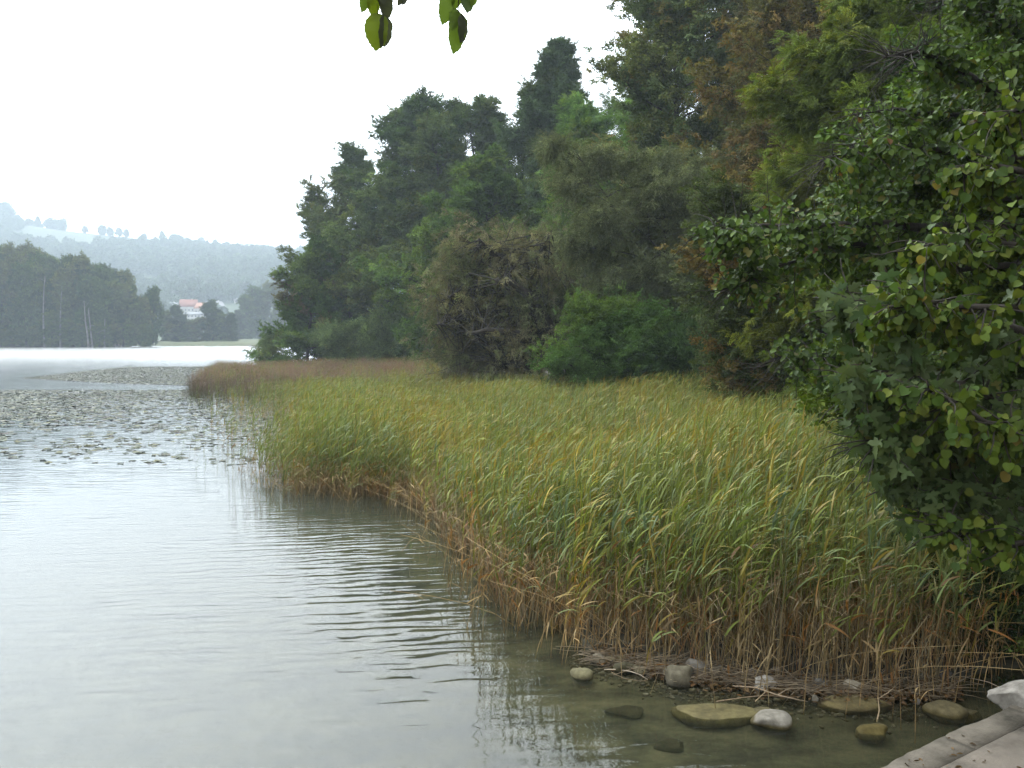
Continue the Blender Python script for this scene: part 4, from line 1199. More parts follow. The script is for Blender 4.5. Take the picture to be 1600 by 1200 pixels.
def stalk(x, y, h, k, label, group):
    me, lm = stalk_protos[k]
    o = bpy.data.objects.new('reed_stalk', me); COL.objects.link(o)
    z0 = float(max(ground_z(np.array([x]), np.array([y]))[0], -0.1))
    o.location = (x, y, z0); o.scale = (h * 0.9 + 0.2, h * 0.9 + 0.2, h); o.rotation_euler = (rng.normal() * 0.05, rng.normal() * 0.05, rng.normal() * 0.6)
    tag(o, label, 'reed', group)
    for q in lm:
        c = bpy.data.objects.new('leaf', q); COL.objects.link(c); c.parent = o
    return o


fr_ = np.array(FRONT[:16]); seg = np.linalg.norm(np.diff(fr_, axis=0), axis=1); cum = np.concatenate([[0], np.cumsum(seg)])
for k in range(230):
    s_ = rng.uniform(0, cum[-1]) if k > 60 else rng.uniform(0, cum[7])
    i = int(np.searchsorted(cum, s_)) - 1; i = max(0, min(i, len(seg) - 1)); f = (s_ - cum[i]) / seg[i]
    p_ = fr_[i] * (1 - f) + fr_[i + 1] * f
    back = rng.uniform(-0.05, 0.35)
    h_ = float(reed_h(np.array([p_[0]]), np.array([p_[1]]))[0]) * rng.uniform(0.8, 1.08)
    pk = int(rng.integers(0, 14)); fx = 800 + p_[0] / p_[1] * F_PX
    look = 'green-leaved' if pk in (0, 4, 5, 6, 10, 12) else 'blue-green' if pk in (1, 9, 13) else 'yellowing' if pk in (2, 7) else 'dead tan'
    wh = 'near the concrete landing' if fx > 1330 else 'behind the white angular stone' if fx > 1150 else 'behind the large grey block' if fx > 1010 else 'at the left end of the stone row' if fx > 880 else 'where the bed enters deeper water' if fx > 740 else 'at the mouth of the bay' if fx > 630 else 'at the back of the bay'
    stalk(p_[0] + back * 0.5 + rng.normal() * 0.08, p_[1] + back, h_, pk, look + ' reed in the front row ' + wh, 'reeds of the front row')
for k, (px, py) in enumerate([(645, 870), (640, 880), (628, 850), (655, 868), (593, 838), (588, 842), (668, 885), (618, 800), (605, 795), (757, 985), (762, 1000), (738, 960), (790, 990), (700, 900), (720, 930), (682, 872)]):
    p_ = G(px, py); stalk(p_[0], p_[1], rng.uniform(0.35, 0.8), [3, 5, 8, 11][k % 4], 'thin dead reed stem standing alone in the open water of the bay', 'lone reeds in the bay')
for k in range(54):
    px = rng.uniform(185, 440); py = rng.uniform(640, 762) if px > 300 else rng.uniform(655, 735)
    wh3 = 'out among the lily leaves' if px < 270 else 'at the thin outer margin of the reeds' if px < 350 else 'close beside the dense reeds'
    p_ = G(px, py); stalk(p_[0], p_[1], rng.uniform(0.45, 1.1), int(rng.integers(0, 14)), 'thin reed standing in pale water ' + ('far back, ' if py < 690 else 'nearer, ') + wh3, 'lone reeds left of the bed')

# broken dead stems leaning and lying along the front of the bed
mb = MB(); r = np.random.default_rng(17)
for k in range(430):
    s_ = r.uniform(0, cum[-1]); i = max(0, min(int(np.searchsorted(cum, s_)) - 1, len(seg) - 1)); f = (s_ - cum[i]) / seg[i]
    p_ = fr_[i] * (1 - f) + fr_[i + 1] * f + np.array([r.normal() * 0.15, r.uniform(-0.1, 0.7)])
    a = r.normal() * 0.26; b_ = r.normal() * 0.2; H = r.uniform(0.3, 1.1)
    z0 = float(np.clip(ground_z(np.array([p_[0]]), np.array([p_[1]]))[0], -0.08, 0.2))
    tube(mb, [(p_[0], p_[1], z0), (p_[0] + a * H * 0.4, p_[1] + b_ * H * 0.4, z0 + H * 0.55), (p_[0] + a * H, p_[1] + b_ * H, z0 + H)], [0.004, 0.004, 0.002], 3,
         np.array([0.34, 0.27, 0.16]) * r.uniform(0.5, 1.1) * (np.array([1.1, 0.7, 0.45]) if r.random() < 0.3 else 1))
tag(mb.build('broken_stems', M_BLADE), 'tangle of dead broken stems at the foot of the reeds', kind='stuff')

# ------------------------------------------------------------------ water lilies
M_PAD = leaf_mat('lily_leaf', False, trans=0.05, rough=0.55, spec=0.14)
M_PAD_I = leaf_mat('lily_leaves', True, trans=0.05, rough=0.55, spec=0.14)
PADC = [np.array(c) for c in [(0.024, 0.034, 0.014), (0.036, 0.046, 0.018), (0.055, 0.052, 0.024), (0.024, 0.020, 0.014), (0.085, 0.085, 0.030), (0.034, 0.046, 0.020)]]


def pad(mb, r, col, curl):
    n = 14; a = np.linspace(0.25, 6.03, n)
    rad = 0.5 * (1 + 0.05 * r.normal(size=n))
    v = np.stack([np.cos(a) * rad * 1.1, np.sin(a) * rad, curl * (0.10 * np.cos(a * 2 + r.uniform(0, 6)) ** 2 + 0.04 * r.random(n)) + 0.012], 1)
    v = np.vstack([v, [[0.02, 0, 0.008]]])
    mb.add(v, [3] * (n - 1), sum([[i, i + 1, n] for i in range(n - 1)], []), col)


r = np.random.default_rng(23)
pad_mesh = []
for k in range(12):
    mb = MB(); pad(mb, r, PADC[k % 6], [0.15, 0.3, 1.2, 0.6][k % 4]); pad_mesh.append(mb.mesh('lily_pad', M_PAD))
PADG_P = []
for k in range(6):
    mb = MB(); pad(mb, r, PADC[k], [0.15, 0.8][k % 2]); PADG_P.append(proto('lily', mb, M_PAD_I))
PADG = scatter_group('lily_scatter', PADG_P)


def pad_density(px, py):
    u = vnoise(px, py * 4, 34, 51); v = vnoise(px, py * 5, 90, 52); w = vnoise(px, py * 3.5, 14, 53)
    d = np.zeros(px.shape)
    # upper tapering tongue
    top = np.interp(px, [40, 130, 200, 400], [590, 580, 573, 572]); bot = np.interp(px, [30, 100, 200, 300, 420], [591, 595, 600, 603, 606])
    d = np.where((py > top) & (py < bot) & (px > 36), 0.5 + 0.5 * w, d)
    # main field
    m_ = (py > 609) & (py < 668) & (px < 300)
    d = np.where(m_, np.clip(1.25 - 0.85 * np.clip((px - 120) / 130, 0, 1) * (py > 625), 0.25, 1) * np.where(py > 655, 0.55, 1), d)
    low = (py >= 668) & (py < 728) & (px < 420)
    d = np.where(low, np.clip((u * 0.6 + w * 0.6 - 0.52) * 2.6, 0, 1) * 0.75, d)
    right = (px >= 300) & (px < 430) & (py > 606) & (py < 700)
    d = np.where(right, 0.35, d)
    return d * np.where(m_, 0.55 + 0.6 * w, 1)


n = 300000
py = HORIZON + CAM_H / rng.uniform(21.5, 104, n) * F_PX; d_ = CAM_H * F_PX / (py - HORIZON)
px = rng.uniform(-500, 430, n)
# equal density per square metre: accept in proportion to depth
acc = rng.random(n) < np.clip(d_ / 104, 0, 1) * pad_density(np.maximum(px, 2 + 0 * px) * (px > 0) + np.abs(px) * (px <= 0) * 0.5, py) * np.where(d_ > 60, 0.75, 0.58)
px, py, d_ = px[acc], py[acc], d_[acc]
o_ = np.argsort(d_ + np.where(px < 0, 1000, 0)); px, py, d_ = px[o_], py[o_], d_[o_]
X = (px - 800) / F_PX * d_
near = 300; pad_ids = rng.integers(0, 12, near)
for k in range(near):
    o = bpy.data.objects.new('lily_pad', pad_mesh[int(pad_ids[k])]); COL.objects.link(o)
    s_ = rng.uniform(0.13, 0.22)
    o.location = (X[k], d_[k], 0.002); o.scale = (s_, s_, s_); o.rotation_euler = (rng.normal() * 0.06, rng.normal() * 0.06, rng.uniform(0, 6.28))
    pi_ = pad_ids[k]; where_ = 'at the left picture edge' if px[k] < 90 else 'left of the two tall lone reeds' if px[k] < 200 else 'near the lone reeds' if px[k] < 300 else 'among the thin reeds of the margin'
    tag(o, ['dull dark green', 'olive green', 'yellow-brown', 'dark brown', 'yellow', 'plain green'][pi_ % 6] + (' curled' if pi_ % 4 >= 2 else ' flat') + ' lily leaf floating ' + where_, 'lily pad', 'water lily leaves nearest the viewer')
X, D = X[near:], d_[near:]; n = len(X)
s_ = rng.uniform(0.14, 0.26, n)
tag(scatter('lily_field', PADG, np.stack([X, D, np.full(n, 0.003)], 1), np.stack([rng.normal(size=n) * .05, rng.normal(size=n) * .05, rng.uniform(0, 6.28, n)], 1), s_,
            np.exp(rng.normal(size=(n, 1)) * 0.2) * np.ones((1, 3)), 6), 'wide field of floating water lily leaves', kind='stuff')

# ------------------------------------------------------------------ stones
def stone_mesh(r, sx, sy, sz, col, ang=0.25, flat=0.0, n=3, wet=None):
    """faceted or rounded stone from a cut and jittered sphere; lower part algae-stained like the real ones"""
    import bmesh
    bm = bmesh.new(); bmesh.ops.create_icosphere(bm, subdivisions=n, radius=1)
    v = np.array([q.co[:] for q in bm.verts])
    for k in range(int(6 + ang * 40)):                     # planar cuts give broken faces
        d = rnd_unit(r, 1)[0]; h = r.uniform(0.62, 0.95)
        t = v @ d; over = np.clip(t - h, 0, None); v = v - over[:, None] * d[None, :] * min(1, ang * 3)
    v = v * (1 + 0.34 * (vnoise(v[:, 0] * 1.3 + 7 + r.uniform(0, 50), v[:, 1] * 1.3 + v[:, 2], 1, 3)[:, None] - 0.5) + 0.10 * (vnoise(v[:, 0] * 5 + 7, v[:, 1] * 5 + v[:, 2] * 4, 1, 3)[:, None] - 0.5))
    if flat: v[:, 2] = np.clip(v[:, 2], -1, 1 - flat)
    v = v * np.array([sx, sy, sz])
    f = np.array([[l.index for l in q.verts] for q in bm.faces]); bm.free()
    c = np.tile(np.array(col, float), (len(v), 1))
    if wet is not None:
        k = v[:, 2] < wet[0]; c[k] = np.array(wet[1])
    mb = MB(); mb.add(v, [3] * len(f), f.ravel(), c)
    return mb


STONE_G = 'stones along the foot of the reeds'
ALG = (0.165, 0.135, 0.045)
STONES = [  # px, base py, width px, height px, colour, angular, flat, sink, label
    (910, 1060, 38, 17, (0.30, 0.28, 0.16), 0.15, 0.2, 0.5, 'pale half-sunken stone furthest left, in the water'),
    (936, 1036, 26, 15, (0.36, 0.32, 0.24), 0.1, 0, 0.25, 'small rounded beige stone at the left end of the row'),
    (964, 1036, 38, 12, (0.28, 0.24, 0.12), 0.15, 0.3, 0.3, 'flat yellowish stone right of the rounded beige one'),
    (978, 1050, 36, 16, (0.14, 0.13, 0.07), 0.2, 0.1, 0.3, 'dark greenish stone at the edge of the water'),
    (1001, 1052, 28, 12, (0.27, 0.24, 0.15), 0.2, 0.3, 0.3, 'small flat tan stone left of the large grey block'),
    (1018, 1046, 22, 12, (0.22, 0.20, 0.13), 0.25, 0.2, 0.3, 'little tan stone touching the large grey block'),
    (1062, 1070, 56, 38, (0.30, 0.275, 0.20), 0.40, 0.25, 0.2, 'large grey-brown block standing in the water'),
    (1094, 1056, 44, 26, (0.38, 0.36, 0.33), 0.4, 0.1, 0.25, 'pale broken stone behind the large grey block'),
    (1123, 1062, 30, 22, (0.20, 0.17, 0.12), 0.25, 0.1, 0.25, 'brown stone tucked under the reeds right of the block'),
    (1179, 1060, 28, 14, (0.34, 0.30, 0.27), 0.1, 0, 0.3, 'rounded pinkish stone behind the white angular one'),
    (1200, 1078, 50, 30, (0.85, 0.83, 0.78), 0.5, 0.05, 0.25, 'white angular stone, brightest in the middle of the row'),
    (1214, 1054, 22, 14, (0.38, 0.36, 0.34), 0.4, 0, 0.3, 'small pale stone up among the reed stems'),
    (1160, 1074, 34, 10, (0.24, 0.22, 0.19), 0.3, 0.3, 0.3, 'flat grey stone left of the white angular one'),
    (1284, 1078, 24, 20, (0.26, 0.25, 0.23), 0.2, 0, 0.3, 'grey rounded stone midway between the two white ones'),
    (1258, 1080, 34, 14, (0.22, 0.19, 0.14), 0.2, 0.2, 0.3, 'low brown stone left of the grey rounded one'),
    (1336, 1084, 42, 26, (0.70, 0.64, 0.52), 0.5, 0.05, 0.25, 'cream wedge-shaped stone leaning in the debris'),
    (1310, 1080, 28, 12, (0.34, 0.30, 0.22), 0.3, 0.1, 0.3, 'small cream stone at the left of the wedge'),
    (1275, 1096, 12, 12, (0.40, 0.38, 0.32), 0.3, 0, 0.3, 'tiny pale stone at the left tip of the brown slab'),
    (1434, 1100, 14, 8, (0.36, 0.34, 0.32), 0.3, 0, 0.3, 'tiny pale pebble in the brown leaf litter'),
    (1478, 1062, 26, 14, (0.20, 0.19, 0.18), 0.3, 0, 0.3, 'dark grey stone in the shade under the maple')]
r = np.random.default_rng(61)
for (px, py, w, h_, c, an, fl_, sink, lb) in STONES:
    p_ = G(px, py); s_ = p_[1] / F_PX; sx = w / 2 * s_ * 1.08; sz = h_ * s_ * 0.72
    o = stone_mesh(r, sx, sx * r.uniform(0.6, 0.85), sz, c, an, fl_, wet=(-sz * 0.25, np.array(c) * 0.5)).build('stone', M_STONE, smooth=an < 0.2)
    o.location = (p_[0], p_[1] + sx * 0.4, sz * (1 - sink) * 0.35 + 0.0); o.rotation_euler = (r.normal() * 0.12, r.normal() * 0.12, r.uniform(-0.5, 0.5))
    tag(o, lb, 'stone', STONE_G)
for (px, py, w, dpx, top, c, an, fl_, lb, wet) in [
        (1118, 1111, 142, 30, 0.004, (0.23, 0.20, 0.085), 0.15, 0.55, 'large flat yellow-brown slab lying just under the water', None),
        (1340, 1100, 132, 26, 0.035, (0.25, 0.205, 0.09), 0.2, 0.5, 'flat yellow-brown slab in front of the debris', None),
        (1197, 1112, 44, 12, 0.02, (0.25, 0.22, 0.11), 0.2, 0.4, 'small tan slab just behind the domed grey stone', None),
        (1205, 1127, 74, 26, 0.085, (0.46, 0.44, 0.39), 0.15, 0.3, 'domed grey stone with pale dry top in shallow water', (0.035, ALG)),
        (1362, 1141, 62, 18, 0.045, (0.21, 0.17, 0.05), 0.4, 0.35, 'mossy yellow lumpy stone nearest the concrete edge', None),
        (1477, 1110, 62, 24, 0.075, (0.27, 0.23, 0.12), 0.05, 0.1, 'domed tan stone left of the grey boulder', (0.03, ALG)),
        (1508, 1112, 60, 14, 0.004, (0.19, 0.16, 0.07), 0.1, 0.4, 'sunken tan slab trailing right from the domed tan stone', None)]:
    p_ = G(px, py); s_ = p_[1] / F_PX; sx = w / 2 * s_
    v1 = G(px, py - dpx / 2)[1]; v2 = G(px, py + dpx / 2)[1]; sy = (v1 - v2) / 2
    th = 0.10
    o = stone_mesh(r, sx * 1.05, sy * 1.05, th, c, an, fl_, wet=None if wet is None else (wet[0] - (top - th * (1 - fl_)), wet[1])).build('stone', M_STONE, smooth=an < 0.25)
    o.location = (p_[0], p_[1], top - th * (1 - fl_)); o.rotation_euler = (0, 0, r.normal() * 0.1)
    tag(o, lb, 'stone', 'flat stones in the shallow water')
for (px, py, w, lb) in [(1050, 1165, 60, 'dim sunken stone on the lake bed left of centre'), 
                        (980, 1120, 70, 'dim sunken stone out from the pale half-sunken one'), (1420, 1130, 40, 'dim sunken stone between the mossy and the domed tan stone')]:
    p_ = G(px, py, -0.12); sx = w / 2 * p_[1] / F_PX
    o = stone_mesh(r, sx, sx * 0.65, 0.06, (0.085, 0.075, 0.04), 0.45, 0.3, n=4).build('stone', M_STONE, smooth=True)
    o.location = (p_[0], p_[1], float(ground_z(np.array([p_[0]]), np.array([p_[1]]))[0]) + 0.02); tag(o, lb, 'stone', 'sunken stones on the lake bed')

# pebbles, leaf litter and sticks at the foot of the reeds
mb = MB(); r = np.random.default_rng(33)
peb = [stone_mesh(r, 1, 0.75, 0.5, (1, 1, 1), 0.35, 0.1, n=2) for _ in range(5)]
for k in range(900):
    px_ = r.uniform(890, 1500); b_ = np.interp(px_, [890, 930, 1000, 1080, 1200, 1300, 1400, 1500], [1030, 1040, 1056, 1076, 1090, 1098, 1102, 1094]) + r.normal() * 9
    p_ = G(px_, b_); z_ = float(ground_z(p_[:1], p_[1:2])[0]); s_ = r.uniform(0.008, 0.035) * (1.6 if r.random() < 0.1 else 1)
    q = peb[k % 5]; a = r.uniform(0, 6.28); v = q.v[0] * s_; v = np.stack([v[:, 0] * math.cos(a) - v[:, 1] * math.sin(a), v[:, 0] * math.sin(a) + v[:, 1] * math.cos(a), v[:, 2]], 1)
    mb.add(v + np.array([p_[0], p_[1], z_ + s_ * 0.2]), q.n[0], q.i[0], np.array([(0.5, 0.46, 0.38), (0.36, 0.32, 0.22), (0.28, 0.26, 0.22), (0.75, 0.72, 0.66)][r.choice(4, p=[.35, .3, .28, .07])]) * r.uniform(0.6, 1.1))
tag(mb.build('gravel', M_STONE), 'small gravel and pebbles along the foot of the reeds', kind='stuff')
mb = MB(); r = np.random.default_rng(31)
n = 2600
px = r.uniform(930, 1500, n); base = np.interp(px, [930, 1000, 1080, 1200, 1300, 1400, 1500], [1035, 1048, 1070, 1084, 1090, 1096, 1090])
py = base + r.normal(size=n) * 5 - np.abs(r.normal(size=n)) * 12
pp = np.array([G(a, b) for a, b in zip(px, py)]); zz = ground_z(pp[:, 0], pp[:, 1]); pp[:, 2] = np.clip(zz, -0.005, 0.3) + r.uniform(0.0, 0.06, n)
ccol = np.array([(0.10, 0.06, 0.03), (0.06, 0.045, 0.025), (0.17, 0.11, 0.055), (0.14, 0.075, 0.03)])[r.integers(0, 4, n)] * r.uniform(0.6, 1.2, (n, 1))
leaves(mb, T_OVAL, pp, rnd_unit(r, n) * np.array([1, 1, 0.3]), np.array([0, 0, 1]) + r.normal(size=(n, 3)) * 0.5, r.uniform(0.03, 0.08, n), r.uniform(0.015, 0.05, n), ccol)
tag(mb.build('leaf_litter', M_LEAF), 'brown fallen leaves and plant litter at the foot of the reeds', kind='stuff')
mb = MB()
n = 800
for k in range(n):
    px_ = r.uniform(920, 1480); b_ = np.interp(px_, [930, 1000, 1080, 1200, 1300, 1400, 1500], [1033, 1046, 1064, 1078, 1086, 1090, 1084]) - abs(r.normal()) * 9 + r.uniform(-2, 6)
    p_ = G(px_, b_); p_[2] = max(0.0, float(ground_z(p_[:1], p_[1:2])[0])) + r.uniform(0.0, 0.09)
    a = r.normal() * 0.5 + (math.pi if r.random() < .5 else 0); L_ = r.uniform(0.1, 0.5)
    q = walk(r, p_, (math.cos(a), math.sin(a) * 0.6, r.normal() * 0.14), L_, 3, 0.12, -0.02)
    tube(mb, q, np.array([1, .9, .8, .5]) * r.uniform(0.0025, 0.006), 4, np.array([0.26, 0.20, 0.13]) * r.uniform(0.4, 1.2))
tag(mb.build('twig_debris', M_BLADE), 'thin broken stems and twigs washed up at the foot of the reeds', kind='stuff')
for k, (pts_, rad, c, lb) in enumerate([
        ([(944, 1046, .02), (965, 1046, .03), (985, 1049, .035), (1000, 1054, .03), (1012, 1062, .01)], 0.007, (0.50, 0.45, 0.36), 'pale curved twig lying in the water left of the grey block'),
        ([(955, 1050, .0), (975, 1060, .01), (1000, 1064, .01), (1010, 1063, .01)], 0.004, (0.30, 0.24, 0.15), 'thin dark twig under the pale curved one'),
        ([(1145, 1072, .03), (1180, 1074, .07), (1215, 1086, .07), (1250, 1094, .05), (1262, 1096, .03)], 0.010, (0.34, 0.28, 0.20), 'long forked dead branch in front of the white angular stone'),
        ([(1120, 1096, .01), (1160, 1090, .04), (1200, 1086, .05), (1240, 1092, .04)], 0.007, (0.28, 0.22, 0.15), 'thin dead branch lying left towards the water'),
        ([(1370, 1128, -.02), (1374, 1110, .06), (1372, 1092, .14), (1374, 1080, .22)], 0.008, (0.36, 0.29, 0.19), 'upright forked stick standing at the right end of the brown slab'),
        ([(1570, 1078, .28), (1545, 1066, .20), (1520, 1060, .12), (1496, 1057, .05)], 0.005, (0.30, 0.26, 0.20), 'long thin stick reaching left from the grey boulder'),
        ([(1538, 1070, .1), (1516, 1066, .06), (1488, 1062, .03)], 0.004, (0.20, 0.17, 0.13), 'short dark stick below the long thin one'),
        ([(628, 862, .02), (640, 846, .18), (652, 838, .22)], 0.006, (0.34, 0.28, 0.18), 'bent broken reed forming a hook in the bay'),
        ([(1180, 1096, .02), (1195, 1082, .08), (1192, 1066, .16)], 0.006, (0.38, 0.31, 0.2), 'short stick propped against the white angular stone')]):
    q = np.array([G(a, b, z_) for a, b, z_ in pts_]); mb = MB()
    tube(mb, q, np.linspace(rad, rad * 0.45, len(q)), 5, c)
    if k in (2, 4):
        m_ = q[len(q) // 2]; tube(mb, [m_, m_ + np.array([0.10, 0.02, 0.05]), m_ + np.array([0.2, 0.02, 0.06 if k == 2 else 0.14])], [rad * 0.7, rad * 0.5, rad * 0.2], 4, c)
    tag(mb.build('stick', M_STICK), lb, 'stick', 'sticks at the water edge')

# ------------------------------------------------------------------ concrete edge with boulder
M_CONC = rough_mat('weathered_concrete', (0.038, 0.034, 0.026), (0.155, 0.138, 0.116), 1.7, 0.95, 0.9, 60, detail=14, c3=(0.108, 0.096, 0.080), bdist=0.01, use_col=True)
A_ = G(1352, 1208, 0.34)[:2]; B_ = G(1600, 1092, 0.34)[:2]
e1 = unit(B_ - A_); e2 = np.array([e1[1], -e1[0]])       # along the edge, and inland to the right
platform = empty('concrete_landing', (A_[0], A_[1], 0)); tag(platform, 'worn concrete landing at the bottom right corner', kind='structure')


def slab(name, s0, s1, t0, t1, ztop, col, r, inset=0.004):
    """one cast panel with slightly chipped, bevelled edges"""
    ns, nt = max(2, int((s1 - s0) / 0.07)), max(2, int((t1 - t0) / 0.07))
    S = np.linspace(s0 + inset, s1 - inset, ns); T_ = np.linspace(t0 + inset, t1 - inset, nt)
    SS, TT = np.meshgrid(S, T_); ZZ = ztop + 0.004 * (vnoise(SS, TT, 0.12, 7) - 0.5)
    edge = (SS == S[0]) | (SS == S[-1]) | (TT == T_[0]) | (TT == T_[-1])
    chip = np.where(edge, 0.003 + 0.02 * np.clip(vnoise(SS, TT, 0.06, 9) - 0.6, 0, 1), 0)
    if t0 <= 0: TT = np.where(TT == T_[0], TT + 0.03 * (vnoise(SS, TT, 0.22, 14) - 0.5) + 0.012 * (vnoise(SS, TT, 0.05, 15) - .5), TT)
    ZZ = ZZ - chip
    XY = SS[..., None] * e1 + TT[..., None] * e2
    v = np.concatenate([XY, ZZ[..., None]], -1).reshape(-1, 3)
    i = (np.arange(nt - 1)[:, None] * ns + np.arange(ns - 1)[None, :]); q = np.stack([i, i + ns, i + ns + 1, i + 1], -1).reshape(-1, 4)
    ring = list(range(ns)) + [k * ns + ns - 1 for k in range(1, nt)] + [(nt - 1) * ns + k for k in range(ns - 2, -1, -1)] + [k * ns for k in range(nt - 2, 0, -1)]
    lo = v[ring].copy(); lo[:, 2] = -0.5
    m_ = len(v); fq = [[ring[k], ring[(k + 1) % len(ring)], m_ + (k + 1) % len(ring), m_ + k] for k in range(len(ring))]
    mb = MB(); mb.add(np.vstack([v, lo]), [4] * (len(q) + len(fq)), np.concatenate([q.ravel(), np.array(fq).ravel()]), col)
    return mb.build(name, M_CONC, platform)


r = np.random.default_rng(3)
s0 = -5.0
while s0 < 2.6:
    s1 = s0 + r.uniform(0.8, 1.3); slab('edge_stone', s0, s1, 0.0, 0.26, 0.345, np.array([1.12, 1.08, 1.0]) * r.uniform(0.92, 1.08), r); s0 = s1
for k, (t0, t1) in enumerate([(0.26, 0.80), (0.75, 1.5), (1.5, 2.6), (2.6, 4.0)]):
    s0 = -5.0 + 0.4 * (k % 2)
    while s0 < 2.6:
        s1 = s0 + r.uniform(1.4, 2.2); slab('paving_slab', s0, s1, t0, t1, 0.340 + r.normal() * 0.0015, np.array([1.0, 0.95, 0.90]) * r.uniform(0.92, 1.06), r, 0.0025); s0 = s1
p_ = P(1588, 1112, 1); b0 = G(1590, 1104, 0.33)
o = stone_mesh(np.random.default_rng(12), 0.30, 0.22, 0.20, (0.62, 0.60, 0.57), 0.6, 0.05, n=4).build('boulder', M_STONE)
o.location = (b0[0] + 0.08, b0[1] + 0.12, 0.37); o.rotation_euler = (0.1, -0.25, 0.2)
tag(o, 'grey angular boulder sitting on the corner of the concrete landing', 'boulder')
mb = MB(); n = 160
st = np.stack([r.uniform(-1.0, 1.2, n), r.uniform(0.05, 1.2, n)], 1)
pos = np.concatenate([np.array([[A_[0], A_[1]]]) + st[:, :1] * e1 + st[:, 1:] * e2, np.full((n, 1), 0.352)], 1)
leaves(mb, T_OVAL, pos, rnd_unit(r, n) * np.array([1, 1, 0.1]), np.array([0, 0, 1]) + r.normal(size=(n, 3)) * 0.3, r.uniform(0.015, 0.06, n), r.uniform(0.01, 0.03, n), np.array([0.11, 0.07, 0.035]) * r.uniform(0.4, 1.5, (n, 1)))
tag(mb.build('leaf_crumbs', M_LEAF), 'small dry leaf crumbs strewn on the concrete', kind='stuff')

# ------------------------------------------------------------------ near trees at the right, leaves told apart
def near_tree(name, label, cat, trunk_base, trunk_top, trunk_r, boughs, T, size, cols, seed, nsub, sublen, leafstep, nbig=300, aspect=1.0, hang=0.5, up=0.35, keep=None, group=None, petiole=0.35, njit=0.55, face=(-0.45, -0.75, 0.8)):
    r = np.random.default_rng(seed)
    root = empty(name, tuple(trunk_base)); tag(root, label, cat, group)
    tb = np.array(trunk_base, float); mb = MB()
    tt = np.array([np.zeros(3) - [0, 0, 0.3], (np.array(trunk_top) - tb) * 0.5 + r.normal(size=3) * 0.1, np.array(trunk_top) - tb])
    tube(mb, tt, [trunk_r, trunk_r * 0.8, trunk_r * 0.4], 9); mb.build('trunk', M_BARK, root, smooth=True)
    LP, LA, LN, TW = [], [], [], MB()
    for (bpts, br) in boughs:
        b = np.array(bpts, float) - tb
        # smooth the polyline
        q = [b[0]]
        for a, c in zip(b[:-1], b[1:]): q += [a + (c - a) * 0.5 + r.normal(size=3) * 0.03, c]
        q = np.array(q)
        mb = MB(); tube(mb, q, np.linspace(br, 0.008, len(q)), 6); mb.build('branch', M_BARK, root, smooth=True)
        Ltot = np.sum(np.linalg.norm(np.diff(q, axis=0), axis=1))
        for k in range(int(nsub * Ltot)):
            t = r.uniform(0.12, 1.0) ** 0.8
            p, d = at_t(q, t)
            dd = unit(d * 0.7 + rnd_unit(r, 1)[0] * np.array([1, 1, 0.7]) + np.array([0, 0, up - 0.25]))
            L_ = sublen * r.uniform(0.5, 1.2)
            s = walk(r, p, dd, L_, 5, 0.14, -0.06)
            tube(TW, s, np.linspace(0.008, 0.0025, 6), 3)
            nlf = int(L_ / leafstep)
            for m_ in range(nlf):
                tt_ = (m_ + r.uniform(0, 1)) / nlf
                pp, d2 = at_t(s, 0.12 + 0.88 * tt_)
                side = unit(np.cross(d2, [0, 0, 1])) * (1 if m_ % 2 else -1)
                pd = unit(side * 0.8 + d2 * 0.5 + np.array([0, 0, -0.1 - hang * 0.6]) + r.normal(size=3) * 0.3)
                base_ = pp + pd * size * petiole
                ax = unit(pd * 0.7 + np.array([0, 0, -hang]) + r.normal(size=3) * 0.25)
                LP.append(base_); LA.append(ax); LN.append(unit(np.array(face) + r.normal(size=3) * njit))
    LP, LA, LN = np.array(LP), np.array(LA), np.array(LN)
    wp = LP + tb
    if keep is not None:
        k = keep(wp, r); LP, LA, LN, wp = LP[k], LA[k], LN[k], wp[k]
    TW.build('twigs', M_BARK, root)['kind'] = 'stuff'
    n = len(LP)
    S = size * r.uniform(0.6, 1.2, n)
    ci = r.choice(len(cols), n, p=[c[1] for c in cols]); C = 0.8 * np.array([c[0] for c in cols])[ci] * np.exp(r.normal(size=(n, 1)) * 0.18)
    # the ones that show largest: in frame and nearest, thinned so that they spread over the tree
    ppx = 800 + wp[:, 0] / wp[:, 1] * F_PX; ppy = HORIZON - (wp[:, 2] - CAM_H) / wp[:, 1] * F_PX
    vis = (ppx > 0) & (ppx < 1595) & (ppy > 0) & (ppy < 1195)
    score = np.where(vis, wp[:, 1] / S, 1e9)
    order = np.argsort(score + np.where(vis, 0, 1e9))
    big = order[:min(nbig, int(vis.sum()))]
    shapes = {}
    rest = np.ones(n, bool); rest[big] = False
    for i in big:
        key = (int(ci[i]), int(r.integers(0, 3)))
        if key not in shapes:
            m1 = MB(); leaves(m1, T, [[0, 0, 0]], [[1, 0, 0]], [[0, 0, 1]], 1.0, aspect, np.array(cols[key[0]][0]) * [0.55, 0.8, 1.05][key[1]])
            if petiole: tube(m1, [(-petiole, 0, 0.03), (0, 0, 0)], [0.012, 0.010], 3, (0.12, 0.07, 0.04))
            shapes[key] = m1.mesh('leaf', M_LEAF)
        o = bpy.data.objects.new('leaf', shapes[key]); COL.objects.link(o); o.parent = root
        xa = unit(LA[i]); ya = unit(np.cross(LN[i], xa)); za = np.cross(xa, ya)
        from mathutils import Matrix
        M = Matrix(((xa[0], ya[0], za[0]), (xa[1], ya[1], za[1]), (xa[2], ya[2], za[2])))
        o.rotation_euler = M.to_euler(); o.location = LP[i]; o.scale = (S[i],) * 3
    mb = MB(); leaves(mb, T, LP[rest], LA[rest], LN[rest], S[rest], S[rest] * aspect, C[rest])
    mb.build('foliage', M_LEAF, root)['kind'] = 'stuff'
